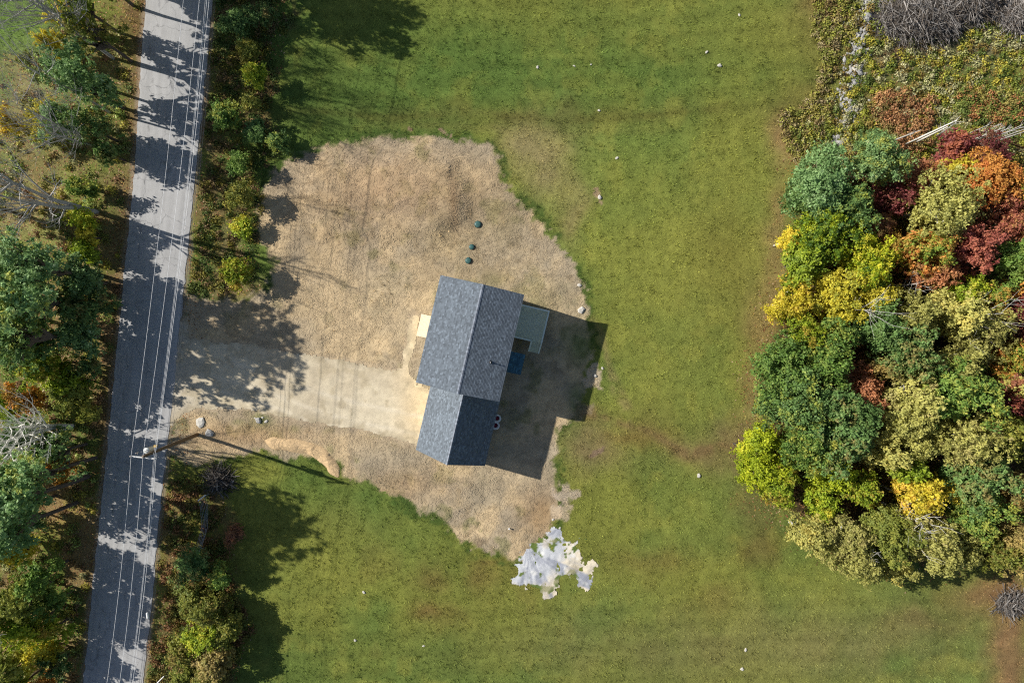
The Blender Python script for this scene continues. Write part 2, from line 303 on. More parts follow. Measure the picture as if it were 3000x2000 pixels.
def gcol(X, Y):
    px, py = plan(X, Y)
    n1 = fbm(X, Y, 9, 5, 3); n2 = fbm(X, Y, 2.2, 4, 4); n3 = fbm(X, Y, 28, 3, 5); nf = fbm(X, Y, .5, 3, 6)
    wx = (fbm(X, Y, 4, 3, 7) - .5) * 90; wy = (fbm(X, Y, 4, 3, 8) - .5) * 90
    c = np.tile(G, (len(X), 1))
    c = blend(c, sst(.35, .65, n1), O); c = blend(c, .6 * sst(.52, .75, n2) , Yg); c = blend(c, .5 * sst(.55, .8, n3), G2)
    c = blend(c, .22 * sst(.6, .75, fbm(X, Y, 5, 4, 9)) * sst(900, 1700, py), RB)
    qx, qy = px + wx, py + wy
    for cx, cy, rx, ry, k, s in BLOBS:
        d = ((qx - cx) / rx) ** 2 + ((qy - cy) / ry) ** 2
        c = blend(c, s * np.exp(-d * 1.1) * np.clip(.55 + .9 * n2, 0, 1), k)
    # mowing lines and an old wheel track
    c = c * (1 + .06 * np.sin(py / 8.5 + px / 260 + n1 * 3) * sst(1690, 1760, py) + .07 * np.sin((py - 40 * np.cos((px - 1500) / 420)) / 9 + n1 * 2) * sst(420, 330, py))[:, None]
    ml = linedist(px, py, [(850,322),(1100,345),(1500,342),(1800,350),(2100,318),(2260,240)]) + wy * .12; c = blend(c, .35 * np.exp(-(ml / 9) ** 2) * sst(.3, .6, n2), lin(96, 92, 46)); c = c * (1 + .10 * sst(0, 60, py - 345 + wy * .2) * sst(1000, 700, py))[:, None]
    rl = linedist(px, py, [(1690,1190),(1800,1235),(1900,1262),(2010,1330),(2120,1300),(2190,1340)]) + wx * .4; c = blend(c, .75 * np.exp(-(rl / 20) ** 2) * sst(.35, .6, n2), lin(128, 104, 72))
    r2 = linedist(px, py, [(1700,900),(1760,980),(1790,1100),(1850,1220)]) + wy * .3; c = blend(c, .5 * np.exp(-(r2 / 12) ** 2) * sst(.4, .6, n2), lin(150, 132, 92))
    # woods, hedges
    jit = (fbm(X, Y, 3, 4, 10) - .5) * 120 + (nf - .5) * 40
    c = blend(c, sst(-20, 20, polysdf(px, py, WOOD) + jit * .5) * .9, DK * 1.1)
    c = blend(c, sst(-30, 30, polysdf(px, py, LEFTW) + jit) * sst(.45, .6, n2 + .02) * (.4 + .35 * sst(600, 800, py)), lin(146, 122, 88))
    c = blend(c, .7 * sst(-20, 20, polysdf(px, py, HEDGE) + jit) * sst(.5, .65, n2 + .0), lin(120, 98, 70))
    c = blend(c, .7 * sst(-20, 20, polysdf(px, py, HEDGE2) + jit) * sst(.45, .65, n2 + .02), lin(120, 98, 70))
    # straw mulch
    s = polysdf(px, py, STRAW) + (fbm(X, Y, 2.2, 4, 12) - .5) * 44 + (nf - .5) * 40
    m = sst(-6, 8, s); sc = np.tile(STR, (len(X), 1)); sc = blend(sc, sst(.4, .62, fbm(X, Y, 3.2, 5, 13)), STR2)
    sc = blend(sc, .55 * sst(.55, .72, fbm(X, Y, .9, 4, 14)), lin(150, 132, 104)); sc = blend(sc, .5 * sst(.56, .70, fbm(X, Y, 1.7, 4, 15)) * sst(.4, .6, n1 + .06), lin(112, 116, 66))
    sc = blend(sc, .7 * sst(.52, .66, fbm(X, Y, 6, 4, 24)), lin(160, 148, 126)); sc = sc * (.9 + .2 * fbm(X * .35 + Y * .2, Y, .7, 3, 25))[:, None]
    for cx, cy, rx, ry, k, st in SGREEN:
        sc = blend(sc, st * np.exp(-(((px + wx * .3 - cx) / rx) ** 2 + ((py + wy * .3 - cy) / ry) ** 2)) * np.clip(.3 + 1.2 * n2 + .4 * nf, 0, 1), k)
    c = c + (sc - c) * m[:, None]
    wf1 = (fbm(X, Y, 1.3, 4, 16) - .5) * 70; wf2 = (fbm(X, Y, 1.3, 4, 17) - .5) * 70; n5 = fbm(X, Y, .8, 4, 18)
    # dark uneven rim outside the straw, bare soil by the fill edge
    rim = np.exp(-((s + 10) / 12) ** 2); c = blend(c, .85 * rim * sst(.38, .52, n2), G2 * .62)
    for cx, cy, rx, ry, k, st in [(1745,1100,22,30,lin(196,178,150),.9),(1665,1450,34,30,lin(186,170,150),.85),(1650,1500,30,30,lin(184,166,140),.8),(1700,1200,30,30,lin(150,134,112),.5),(1735,1330,22,16,lin(130,110,90),.9),
        (1575,465,20,30,lin(120,118,60),.0),(1755,576,12,10,lin(170,146,116),.9),(1193,382,12,8,lin(160,130,110),.8),(1305,378,8,6,lin(170,140,120),.8),(1400,1590,18,20,lin(140,122,98),.7)]:
        d = np.exp(-(((px + wf1 - cx) / rx) ** 2 + ((py + wf2 - cy) / ry) ** 2) * .8)
        c = blend(c, st * sst(.36, .5, d * (.35 + 1.0 * n5 + 1.1 * (nf - .5))), k)
    # road shoulder and driveway fringe
    rs = -roadsdf(px, py); sh = sst(16, 2, rs + (n2 - .5) * 18 + (nf - .5) * 10); c = blend(c, sh * .8, lin(160, 142, 122))
    ds = -polysdf(px, py, DRIVE); c = blend(c, sst(14, 0, ds + (nf - .5) * 22) * .7, lin(176, 158, 132))
    return np.clip(c * (.82 + .36 * nf)[:, None], 0, 1)

# ------------------------------------------------------------ ground sheet
def axis(a, b, st, far):
    inner = np.arange(a, b + st, st); o = [0]; s = st
    while o[-1] < far: s *= 1.5; o.append(o[-1] + s)
    o = np.array(o[1:]); return np.concatenate([(a - o)[::-1], inner, inner[-1] + o])
ax = axis(-60, 60, .2, 1200); ay = axis(-43, 43, .2, 1200)
XX, YY = np.meshgrid(ax, ay); X = XX.ravel(); Y = YY.ravel(); nx, ny = len(ax), len(ay)
Z = zground(X, Y)
idx = (np.arange(ny - 1)[:, None] * nx + np.arange(nx - 1)[None, :]).ravel()
F = np.stack([idx, idx + 1, idx + 1 + nx, idx + nx], 1)
M_ground, gnt, gb = newmat('ground_soil_grass', .95, .08)
ga = node(gnt, 'ShaderNodeVertexColor', layer_name='Col'); gf = noise(gnt, 15, 6, .75); g1_ = mulcol(gnt, mulcol(gnt, ga.outputs[0], gf, .5, 1.5), noise(gnt, 4, 4, .6), .84, 1.16); g2_ = mulcol(gnt, mulcol(gnt, ga.outputs[0], noise(gnt, 22, 5, .65), .8, 1.2), noise(gnt, 5, 5, .6), .88, 1.12)
gm_ = node(gnt, 'ShaderNodeMix', data_type='RGBA'); gnt.links.new(ga.outputs[1], gm_.inputs[0]); gnt.links.new(g2_, gm_.inputs[6]); gnt.links.new(g1_, gm_.inputs[7]); gnt.links.new(gm_.outputs[2], gb.inputs['Base Color'])
gh = node(gnt, 'ShaderNodeMapRange', i_1=0, i_2=1, i_3=.35, i_4=1); gnt.links.new(ga.outputs[1], gh.inputs[0]); gh2 = node(gnt, 'ShaderNodeMath', operation='MULTIPLY'); gnt.links.new(gh.outputs[0], gh2.inputs[0]); gnt.links.new(gf, gh2.inputs[1]); bump(gnt, gb, gh2.outputs[0], 1, .12)
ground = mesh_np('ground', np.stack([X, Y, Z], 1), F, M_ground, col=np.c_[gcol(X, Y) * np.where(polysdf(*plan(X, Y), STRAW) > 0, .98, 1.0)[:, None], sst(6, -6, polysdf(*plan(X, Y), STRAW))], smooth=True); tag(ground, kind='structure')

# ------------------------------------------------------------ road
def resample(pts, n):
    pts = np.array(pts, float); d = np.r_[0, np.cumsum(np.hypot(*np.diff(pts, axis=0).T))]; t = np.linspace(0, d[-1], n)
    return np.interp(t, d, pts[:, 0]), np.interp(t, d, pts[:, 1])
def road():
    n, m = 700, 12
    L = [P(x, y) for x, y in ROADL]; R = [P(x, y) for x, y in ROADR]
    # extend far beyond the frame
    e = lambda A: [A[0] + (A[0] - A[-1]).normalized() * 500] + A + [A[-1] + (A[-1] - A[0]).normalized() * 500]
    L, R = e(L), e(R)
    def samp(A):
        ys = [p.y for p in A][::-1]; xs = [p.x for p in A][::-1]
        yy = np.linspace(-46, 46, n); return np.interp(yy, ys, xs), yy
    xl, yl = samp(L); xr, yr = samp(R)
    from numpy import convolve
    k = np.ones(61) / 61
    sm = lambda a: np.convolve(np.pad(a, 30, mode='reflect', reflect_type='odd'), k, 'valid')
    xl, xr = sm(xl), sm(xr)
    nz = RS.rand(n); xl += (fbm(yl, yl * 0, .7, 4, 30) - .5) * .28; xr += (fbm(yr, yr * 0, .7, 4, 31) - .5) * .28
    A = [L[0], L[-1]]; B = [R[0], R[-1]]
    xl = np.r_[L[-1].x, xl, L[0].x]; xr = np.r_[R[-1].x, xr, R[0].x]; yl = np.r_[L[-1].y, yl, L[0].y]
    V = []; c = []
    for j in range(m + 1):
        t = j / m; V.append(np.stack([xl * (1 - t) + xr * t, yl, np.full(len(yl), .035 + .05 * (1 - (2 * t - 1) ** 2))], 1)); 
        cc = np.zeros((len(yl), 3)); cc[:, 0] = t; c.append(cc)
    V = np.concatenate(V); c = np.concatenate(c); N = len(yl)
    i = (np.arange(m)[:, None] * N + np.arange(N - 1)[None, :]).ravel()
    F = np.stack([i, i + N, i + N + 1, i + 1], 1)
    mt, nt, b = newmat('asphalt', .85, .25)
    at = node(nt, 'ShaderNodeVertexColor', layer_name='Col'); sep = node(nt, 'ShaderNodeSeparateColor'); nt.links.new(at.outputs[0], sep.inputs[0])
    tc = node(nt, 'ShaderNodeTexCoord'); comb = node(nt, 'ShaderNodeCombineXYZ'); sx = node(nt, 'ShaderNodeSeparateXYZ'); nt.links.new(tc.outputs['Object'], sx.inputs[0])
    m8 = node(nt, 'ShaderNodeMath', operation='MULTIPLY', i_1=9); nt.links.new(sep.outputs[0], m8.inputs[0]); nt.links.new(m8.outputs[0], comb.inputs[0])
    m9 = node(nt, 'ShaderNodeMath', operation='MULTIPLY', i_1=.06); nt.links.new(sx.outputs[1], m9.inputs[0]); nt.links.new(m9.outputs[0], comb.inputs[1])
    rgb = node(nt, 'ShaderNodeRGB'); rgb.outputs[0].default_value = (.39, .386, .38, 1)
    streak = noise(nt, 1.0, 5, .55, comb.outputs[0])
    c = mulcol(nt, rgb.outputs[0], streak, .84, 1.16); c = mulcol(nt, c, noise(nt, 30, 4, .8), .74, 1.26); c = mulcol(nt, c, noise(nt, .5, 4, .6), .9, 1.1)
    # wheel-path tar seam: thin dark wandering band near the west lane
    wn = noise(nt, .35, 3, .5); a1 = node(nt, 'ShaderNodeMath', operation='MULTIPLY_ADD', i_1=.10, i_2=.14); nt.links.new(wn, a1.inputs[0])
    df = node(nt, 'ShaderNodeMath', operation='SUBTRACT'); nt.links.new(sep.outputs[0], df.inputs[0]); nt.links.new(a1.outputs[0], df.inputs[1])
    ab = node(nt, 'ShaderNodeMath', operation='ABSOLUTE'); nt.links.new(df.outputs[0], ab.inputs[0])
    mr = node(nt, 'ShaderNodeMapRange', i_1=.004, i_2=.028, i_3=1, i_4=0); nt.links.new(ab.outputs[0], mr.inputs[0])
    gate = node(nt, 'ShaderNodeMapRange', i_1=.5, i_2=.66, i_3=0, i_4=.6); nt.links.new(noise(nt, .8, 5, .75), gate.inputs[0])
    mm = node(nt, 'ShaderNodeMath', operation='MULTIPLY'); nt.links.new(mr.outputs[0], mm.inputs[0]); nt.links.new(gate.outputs[0], mm.inputs[1])
    mx = node(nt, 'ShaderNodeMix', data_type='RGBA'); nt.links.new(mm.outputs[0], mx.inputs[0]); nt.links.new(c, mx.inputs[6]); mx.inputs[7].default_value = (.07, .07, .075, 1)
    # hairline cracks
    vo = node(nt, 'ShaderNodeTexVoronoi', feature='DISTANCE_TO_EDGE', i_Scale=.38); 
    ds = node(nt, 'ShaderNodeVectorMath', operation='ADD'); nn = node(nt, 'ShaderNodeTexNoise', i_Scale=1.2, i_Detail=5); nt.links.new(tc.outputs['Object'], nn.inputs[0]); nt.links.new(tc.outputs['Object'], ds.inputs[0]); nt.links.new(nn.outputs['Color'], ds.inputs[1]); nt.links.new(ds.outputs[0], vo.inputs['Vector'])
    ck = node(nt, 'ShaderNodeMapRange', i_1=.004, i_2=.014, i_3=.4, i_4=0); nt.links.new(vo.outputs['Distance'], ck.inputs[0])
    mx2 = node(nt, 'ShaderNodeMix', data_type='RGBA'); nt.links.new(ck.outputs[0], mx2.inputs[0]); nt.links.new(mx.outputs[2], mx2.inputs[6]); mx2.inputs[7].default_value = (.08, .08, .085, 1)
    nt.links.new(mx2.outputs[2], b.inputs['Base Color']); bump(nt, b, noise(nt, 40, 3, .8), .5, .02)
    o = mesh_np('road', V, F, mt, col=c_arr(V, N, m), smooth=True); tag(o, kind='structure')
def c_arr(v, N, m):
    t = np.repeat(np.arange(m + 1) / m, N); return np.stack([t, t * 0, t * 0], 1)

road()

# ------------------------------------------------------------ ragged sheets laid on the ground
def sheet(name, poly, mat, off, cell=.16, rag=10, ragf=8, col=None, bump_h=0, edge=0):
    pts = [P(x, y) for x, y in poly]; x0 = min(p.x for p in pts) - .6; x1 = max(p.x for p in pts) + .6; y0 = min(p.y for p in pts) - .6; y1 = max(p.y for p in pts) + .6
    xs = np.arange(x0, x1, cell); ys = np.arange(y0, y1, cell); XX, YY = np.meshgrid(xs, ys); X = XX.ravel() + (RS.rand(XX.size) - .5) * cell * .6; Y = YY.ravel() + (RS.rand(XX.size) - .5) * cell * .6
    px, py = plan(X, Y); s = polysdf(px, py, poly); s = (np.minimum(s, edge) if edge else s) - edge * .52 * sst(50, 130, px - 1545 if edge else px * 0) + (fbm(X, Y, 1.4, 4, 21) - .5) * rag + (fbm(X, Y, .35, 2, 22) - .5) * ragf
    nx = len(xs); i = (np.arange(len(ys) - 1)[:, None] * nx + np.arange(nx - 1)[None, :]).ravel(); F = np.stack([i, i + 1, i + 1 + nx, i + nx], 1)
    F = F[(s[F] > 0).mean(1) > .6]
    Z = zground(X, Y) + off + (bump_h * (fbm(X, Y, .8, 4, 23) - .5))
    used = np.unique(F); remap = np.zeros(len(X), int); remap[used] = np.arange(len(used)); F = remap[F]
    V = np.stack([X, Y, Z], 1)[used]; C = col(X[used], Y[used]) if col is not None else None
    return mesh_np(name, V, F, mat, col=C, smooth=True)
def drivecol(X, Y):
    px, py = plan(X, Y); c = np.tile(lin(208, 195, 168), (len(X), 1)); c = blend(c, sst(.4, .7, fbm(X, Y, 5, 4, 40)), lin(190, 176, 150))
    c = blend(c, .5 * sst(640, 520, px), lin(160, 152, 142)); c = blend(c, .8 * np.exp(-((px - 1240) / 60) ** 2) , lin(226, 202, 160))
    # wheel tracks along the drive
    v = py - (px - 560) * .285; 
    for k in (1035, 1090, 1128, 1165): c = blend(c, .35 * np.exp(-((v - k + 8 * np.sin(px / 90)) / 7) ** 2) * sst(.3, .6, fbm(X, Y, 2, 3, 41)), lin(220, 210, 190))
    for k in (1062, 1110): c = blend(c, .3 * np.exp(-((v - k) / 8) ** 2) * sst(.35, .6, fbm(X, Y, 2, 3, 42)), lin(176, 164, 142))
    c = blend(c, .6 * sst(.58, .68, fbm(X, Y, 1.1, 4, 44)), lin(176, 162, 134)); c = blend(c, .5 * sst(26, 4, polysdf(px, py, DRIVE)) * sst(.4, .6, fbm(X, Y, .8, 3, 45)), lin(160, 146, 118))
    return c * (.85 + .3 * fbm(X, Y, .3, 2, 43))[:, None]
M_drive = attrmat('packed_gravel', .95, .1, 0, ((30, .78, 1.22), (5, .93, 1.07)), (24, .04))
drv = sheet('driveway', DRIVE, M_drive, .03, .16, 14, 12, drivecol, .03); tag(drv, kind='structure')
def gravcol(X, Y):
    px, py = plan(X, Y); ang = np.arctan2(py - 1600, px - 1545); r = np.hypot(px - 1545, py - 1600)
    c = np.tile(lin(194, 196, 199), (len(X), 1)); c = blend(c, sst(95, 150, r + 60 * (fbm(X, Y, 1.5, 3, 54) - .5)) * sst(-.3, .3, np.cos(ang - .5)), lin(220, 208, 184)); c = blend(c, sst(.4, .6, fbm(ang * 6, r / 160, .8, 4, 50)), lin(158, 161, 170)); c = blend(c, .8 * sst(.6, .75, fbm(X, Y, .9, 4, 51)), lin(222, 221, 216))
    c = blend(c, sst(.60, .64, fbm(X, Y, .9, 4, 52)), lin(98, 114, 58)); c = blend(c, .5 * sst(.6, .75, fbm(X, Y, 1.6, 3, 53)), lin(196, 182, 156))
    return c
grv = sheet('stone_dust_patch', GRAVEL, M_drive, .035, .1, 74, 30, gravcol, .16, edge=46); tag(grv, kind='structure')

# ------------------------------------------------------------ scattered ground cover (stuff)
def scatter(n, dens, area=(-57, 57, -40, 40)):
    X = RS.uniform(area[0], area[1], n); Y = RS.uniform(area[2], area[3], n); px, py = plan(X, Y)
    k = RS.rand(n) < dens(X, Y, px, py); return X[k], Y[k], px[k], py[k]
def blades(X, Y, Z, C, nb, hgt, wid, spread, lean):
    n = len(X); tuft = RS.uniform(.6, 1.3, n); base = np.repeat(np.stack([X, Y, Z], 1), nb, 0); N = n * nb
    a = RS.rand(N) * 2 * np.pi; r = spread * np.sqrt(RS.rand(N)); base[:, 0] += r * np.cos(a); base[:, 1] += r * np.sin(a)
    b = RS.rand(N) * 2 * np.pi; h = hgt * (.5 + RS.rand(N)) * np.repeat(tuft * (.75 + .6 * sst(.3, .7, fbm(X, Y, .55, 3, 66))), nb); L = lean * (.3 + RS.rand(N)); wv = wid * (.6 + .8 * RS.rand(N))
    dx, dy = np.cos(b), np.sin(b)
    v0 = base + np.stack([-dy * wv, dx * wv, -.03 + 0 * wv], 1); v1 = base + np.stack([dy * wv, -dx * wv, -.03 + 0 * wv], 1); v2 = base + np.stack([dx * L, dy * L, h], 1)
    V = np.stack([v0, v1, v2], 1).reshape(-1, 3); F = np.arange(N * 3).reshape(-1, 3)
    C = np.repeat(C, nb, 0) * (.7 + .55 * RS.rand(N))[:, None] * np.repeat(.75 + .5 * RS.rand(n), nb)[:, None]; C = np.repeat(C, 3, 0)
    return V, F, np.clip(C, 0, .9)
def gdens(X, Y, px, py):
    d = sst(4, 14, -roadsdf(px, py)) * (polysdf(px, py, DRIVE) < -4) * (polysdf(px, py, HOUSE) < 0)
    st = polysdf(px, py, STRAW) + (fbm(X, Y, 2.2, 4, 12) - .5) * 44
    d = d * np.where(st > 0, .04 + .45 * sst(.58, .72, fbm(X, Y, 1.7, 4, 15)), 1)
    gr = np.minimum(polysdf(px, py, GRAVEL), 46) - 14 * sst(60, 130, px - 1545) + (fbm(X, Y, 1.4, 4, 21) - .5) * 74; d = d * (gr < 0)
    d = d * np.where(polysdf(px, py, WOOD) > 30, .15, 1) * np.where(polysdf(px, py, LEFTW) > 0, .6, 1)
    return d * (.45 + .55 * sst(.35, .6, fbm(X, Y, .9, 3, 60)))
X, Y, px, py = scatter(150000, gdens)
C = gcol(X, Y) * (1.03 + .6 * fbm(X, Y, .7, 3, 67))[:, None]
C = C * np.where(RS.rand(len(X)) < .25, 1.25, 1)[:, None]
hvar = .5 + .9 * fbm(X, Y, 6, 3, 61) 
V, F, C = blades(X, Y, zground(X, Y), C, 6, .11, .026, .13, .15)
M_grass = attrmat('grass_blades', .7, .2, .25, ())
tag(mesh_np('grass', V, F, M_grass, col=C), 'short autumn grass of the hay field and verges', 'grass', kind='stuff')
def rods(X, Y, Z, C, L, wd, name, mat, label, cat):
    n = len(X); a = RS.rand(n) * np.pi * 2; l = L * (.5 + RS.rand(n)); t = (RS.rand(n) - .5) * .16
    dx, dy = np.cos(a) * l, np.sin(a) * l; nxv, nyv = -np.sin(a) * wd, np.cos(a) * wd
    z = Z + .012 + RS.rand(n) * .02
    p = np.stack([X, Y, z], 1); d = np.stack([dx, dy, t * l], 1); s = np.stack([nxv, nyv, 0 * l], 1)
    V = np.stack([p - d - s, p + d - s, p + d + s, p - d + s], 1).reshape(-1, 3); F = np.arange(4 * n).reshape(-1, 4)
    return tag(mesh_np(name, V, F, mat, col=np.repeat(C, 4, 0)), label, cat, kind='stuff')
def sdens(X, Y, px, py):
    st = polysdf(px, py, STRAW) + (fbm(X, Y, 2.2, 4, 12) - .5) * 44
    return (st > -4) * (polysdf(px, py, DRIVE) < -3) * (polysdf(px, py, HOUSE) < 0) * sst(2, 12, -roadsdf(px, py)) * (.4 + .6 * sst(.35, .6, fbm(X, Y, 1.1, 3, 62)))
X, Y, px, py = scatter(130000, sdens, (-40, 12, -25, 25))
C = gcol(X, Y) * (RS.uniform(.8, 1.25, len(X)))[:, None]
rods(X, Y, zground(X, Y), np.clip(C, 0, .9), .19, .016, 'straw', attrmat('straw', .8, .15, 0, ()), 'loose straw mulch spread over the newly seeded yard', 'straw')
def ldens(X, Y, px, py):
    r = -roadsdf(px, py); d = sst(2, 8, r) * sst(90, 20, r) * .9
    w = polysdf(px, py, WOOD) + (fbm(X, Y, 3, 3, 63) - .5) * 60; d = np.maximum(d, sst(-110, 0, w) * .9)
    d = np.maximum(d, .8 * (polysdf(px, py, LEFTW) > 0)); d = np.maximum(d, .6 * (polysdf(px, py, HEDGE) > 0)); d = np.maximum(d, .6 * (polysdf(px, py, HEDGE2) > 0)); d = np.maximum(d, .6 * (polysdf(px, py, CLEAR) > 0))
    return d * (polysdf(px, py, DRIVE) < 0) * (r > 1)
X, Y, px, py = scatter(110000, ldens)
pal = np.array([lin(170,120,80), lin(186,140,96), lin(140,96,62), lin(196,160,84), lin(120,84,60), lin(206,176,140)])
rods(X, Y, zground(X, Y), pal[RS.randint(0, 6, len(X))] * RS.uniform(.6, 1.0, len(X))[:, None], .055, .05, 'fallen_leaves', attrmat('dry_leaves', .7, .2, .15, ()), 'brown and tan fallen leaves under the trees and hedges', 'leaves')

# ------------------------------------------------------------ foliage
def crown_arrays(R, n, leaf, seed):
    r = np.random.RandomState(seed)
    def unit(k, zb=0.):
        d = r.normal(size=(k, 3)); d[:, 2] += zb; return d / np.linalg.norm(d, axis=1)[:, None]
    k = int(9 + R * 4); d = unit(k, .25); ang = np.arctan2(d[:, 1], d[:, 0]); ph = r.rand(3) * 6.28
    lob = 1 + .3 * (np.sin(2 * ang + ph[0]) * .5 + np.sin(3 * ang + ph[1]) * .5 + np.sin(5 * ang + ph[2]) * .4)
    cc = d * ((.25 + .5 * r.rand(k) ** .7) * lob)[:, None] * R; cs = R * (.24 + .20 * r.rand(k)); crnd = r.rand(k)
    ns = int(n / 26) + 8; w8 = cs ** 2; ci = r.choice(k, ns, p=w8 / w8.sum())
    sp = cc[ci] + unit(ns, .3) * (cs[ci] * (.45 + .75 * r.rand(ns) ** .6))[:, None] * np.array([1, 1, .8]); sr = r.uniform(.14, .36, ns); srnd = r.rand(ns)
    si = r.choice(ns, n, p=sr ** 1.5 / (sr ** 1.5).sum())
    out = sp[si] - cc[ci[si]] * .6; out /= np.linalg.norm(out, axis=1)[:, None] + 1e-6
    p = sp[si] + r.normal(size=(n, 3)) * (sr[si] * .62)[:, None] * np.array([1, 1, .55])
    nrm = out * .45 + r.normal(size=(n, 3)) * .6 + np.array([-.25, .08, .6]); nrm /= np.linalg.norm(nrm, axis=1)[:, None]
    t = np.cross(nrm, r.normal(size=(n, 3))); t /= np.linalg.norm(t, axis=1)[:, None]; b = np.cross(nrm, t)
    s = leaf * (.6 + .8 * r.rand(n)); l1 = t * s[:, None] * .62; l2 = b * s[:, None] * .38
    V = np.stack([p - l1, p + l2 - nrm * s[:, None] * .1, p + l1, p - l2 - nrm * s[:, None] * .1], 1).reshape(-1, 3)
    rnd = np.repeat(np.clip(.30 * crnd[ci[si]] + .30 * srnd[si] + .40 * r.rand(n), 0, 1), 4)
    return V, np.arange(4 * n).reshape(-1, 4), rnd, cc
ACC = dict(darkgreen=[(150,150,58),(96,112,60),(128,100,60)], oak=[(104,120,66),(84,104,60),(168,160,62)], green=[(160,152,66),(112,124,58)], vine=[(196,176,60),(60,92,50)], yellowgreen=[(86,104,48),(186,168,60),(160,120,60)], lime=[(196,176,60),(100,120,40)],
  yellow=[(116,124,52),(188,148,70),(136,132,56)], pale=[(118,120,66),(176,160,84),(134,122,82)], olive=[(148,136,62),(90,104,54),(128,104,62)], tan=[(112,116,62),(150,112,72)], orange=[(150,144,66),(172,96,58),(120,116,56)], brick=[(124,120,62),(110,66,56)], red=[(184,128,66),(120,58,62),(150,124,66)],
  maroon=[(150,92,62),(96,78,50)], brown=[(110,104,58),(140,104,70)], mixed=[(168,110,62),(100,116,56)], rust=[(104,112,54),(176,132,62)])
def accent(c, mat, i):
    a = ACC[mat]; k = a[i % len(a)]; c.color = (*np.minimum(lin(*k, LK), .85), 1)
PROTO = {}
def crown_proto(Rc, var, dens=1.0):
    key = (Rc, var, dens)
    if key not in PROTO:
        n = int((1050 if Rc > 1.5 else 1250) * Rc * Rc * dens + 400); V, F, rnd, cc = crown_arrays(Rc, n, (.19 if Rc > 1.5 else .16) * (1.0 if dens > .7 else 1.15), 100 + int(Rc * 10) * 7 + var)
        o = mesh_np('crown', V, F, LM['green'], rnd=rnd); me = o.data; bpy.data.objects.remove(o)
        m = MB(); rng = random.Random(var * 31 + int(Rc * 10))
        # trunk and limbs in unit height (z 0..1 is ground to crown centre), x/y in metres
        m.tube([(0, 0, -.06), (.02*Rc, .01*Rc, .3), (-.02*Rc, .02*Rc, .65), (0, 0, 1.0)], [.05*Rc+.05, .042*Rc+.04, .035*Rc+.03, .02*Rc+.01], 8)
        for q in list(range(0, len(cc), max(1, len(cc) // 12))):
            c = cc[q]; z0 = rng.uniform(.5, .95)
            m.tube([(0, 0, z0), (c[0]*.4, c[1]*.4, z0 + .12), (c[0]*.95, c[1]*.95, 1.0 + c[2] * .10)], [.02*Rc+.015, .012*Rc+.01, .012], 5, False)
        to = m.build('trunk', M_bark, smooth=True); tm = to.data; bpy.data.objects.remove(to)
        PROTO[key] = (me, tm)
    return PROTO[key]
NTREE = [0]
def tree(px, py, rpx, h, mat, label, cat='tree', name=None, group=None, dens=1.0, bark=None):
    NTREE[0] += 1; i = NTREE[0]
    R0 = rpx * (H - h * .7) / FPX; hc = h * .57 if h > 5.5 else max(h - R0 * .8, h * .5)
    p = P(px, py, hc); R = rpx * (H - hc) / FPX
    cls = min([1.0, 1.7, 2.5, 3.4], key=lambda c: abs(math.log(c / R))); me, tm = crown_proto(cls, i % 4, dens)
    z = zg(p.x, p.y); s = R / cls
    root = empty(name or ('deciduous_tree' if h > 3.5 else 'shrub'), (p.x, p.y, z), 0, label, cat, group)
    c = bpy.data.objects.new('crown', me); COL.objects.link(c); c.parent = root; c.location = (0, 0, hc); c.rotation_euler = (0, 0, (i * 2.4) % 6.28)
    sz = (h - hc) / cls * 1.05; c.scale = (s, s * (.9 + .2 * ((i * 37) % 10) / 10), sz); c.material_slots[0].link = 'OBJECT'; c.material_slots[0].material = LM[mat]; accent(c, mat, i)
    t = bpy.data.objects.new('trunk', tm); COL.objects.link(t); t.parent = root; t.scale = (s, s, hc); t.rotation_euler = c.rotation_euler
    if bark: t.material_slots[0].link = 'OBJECT'; t.material_slots[0].material = bark
    return root
GW = 'trees of the autumn wood beside the field'; GE = 'trees along the west side of the road'; GH = 'bushes between the road and the yard'
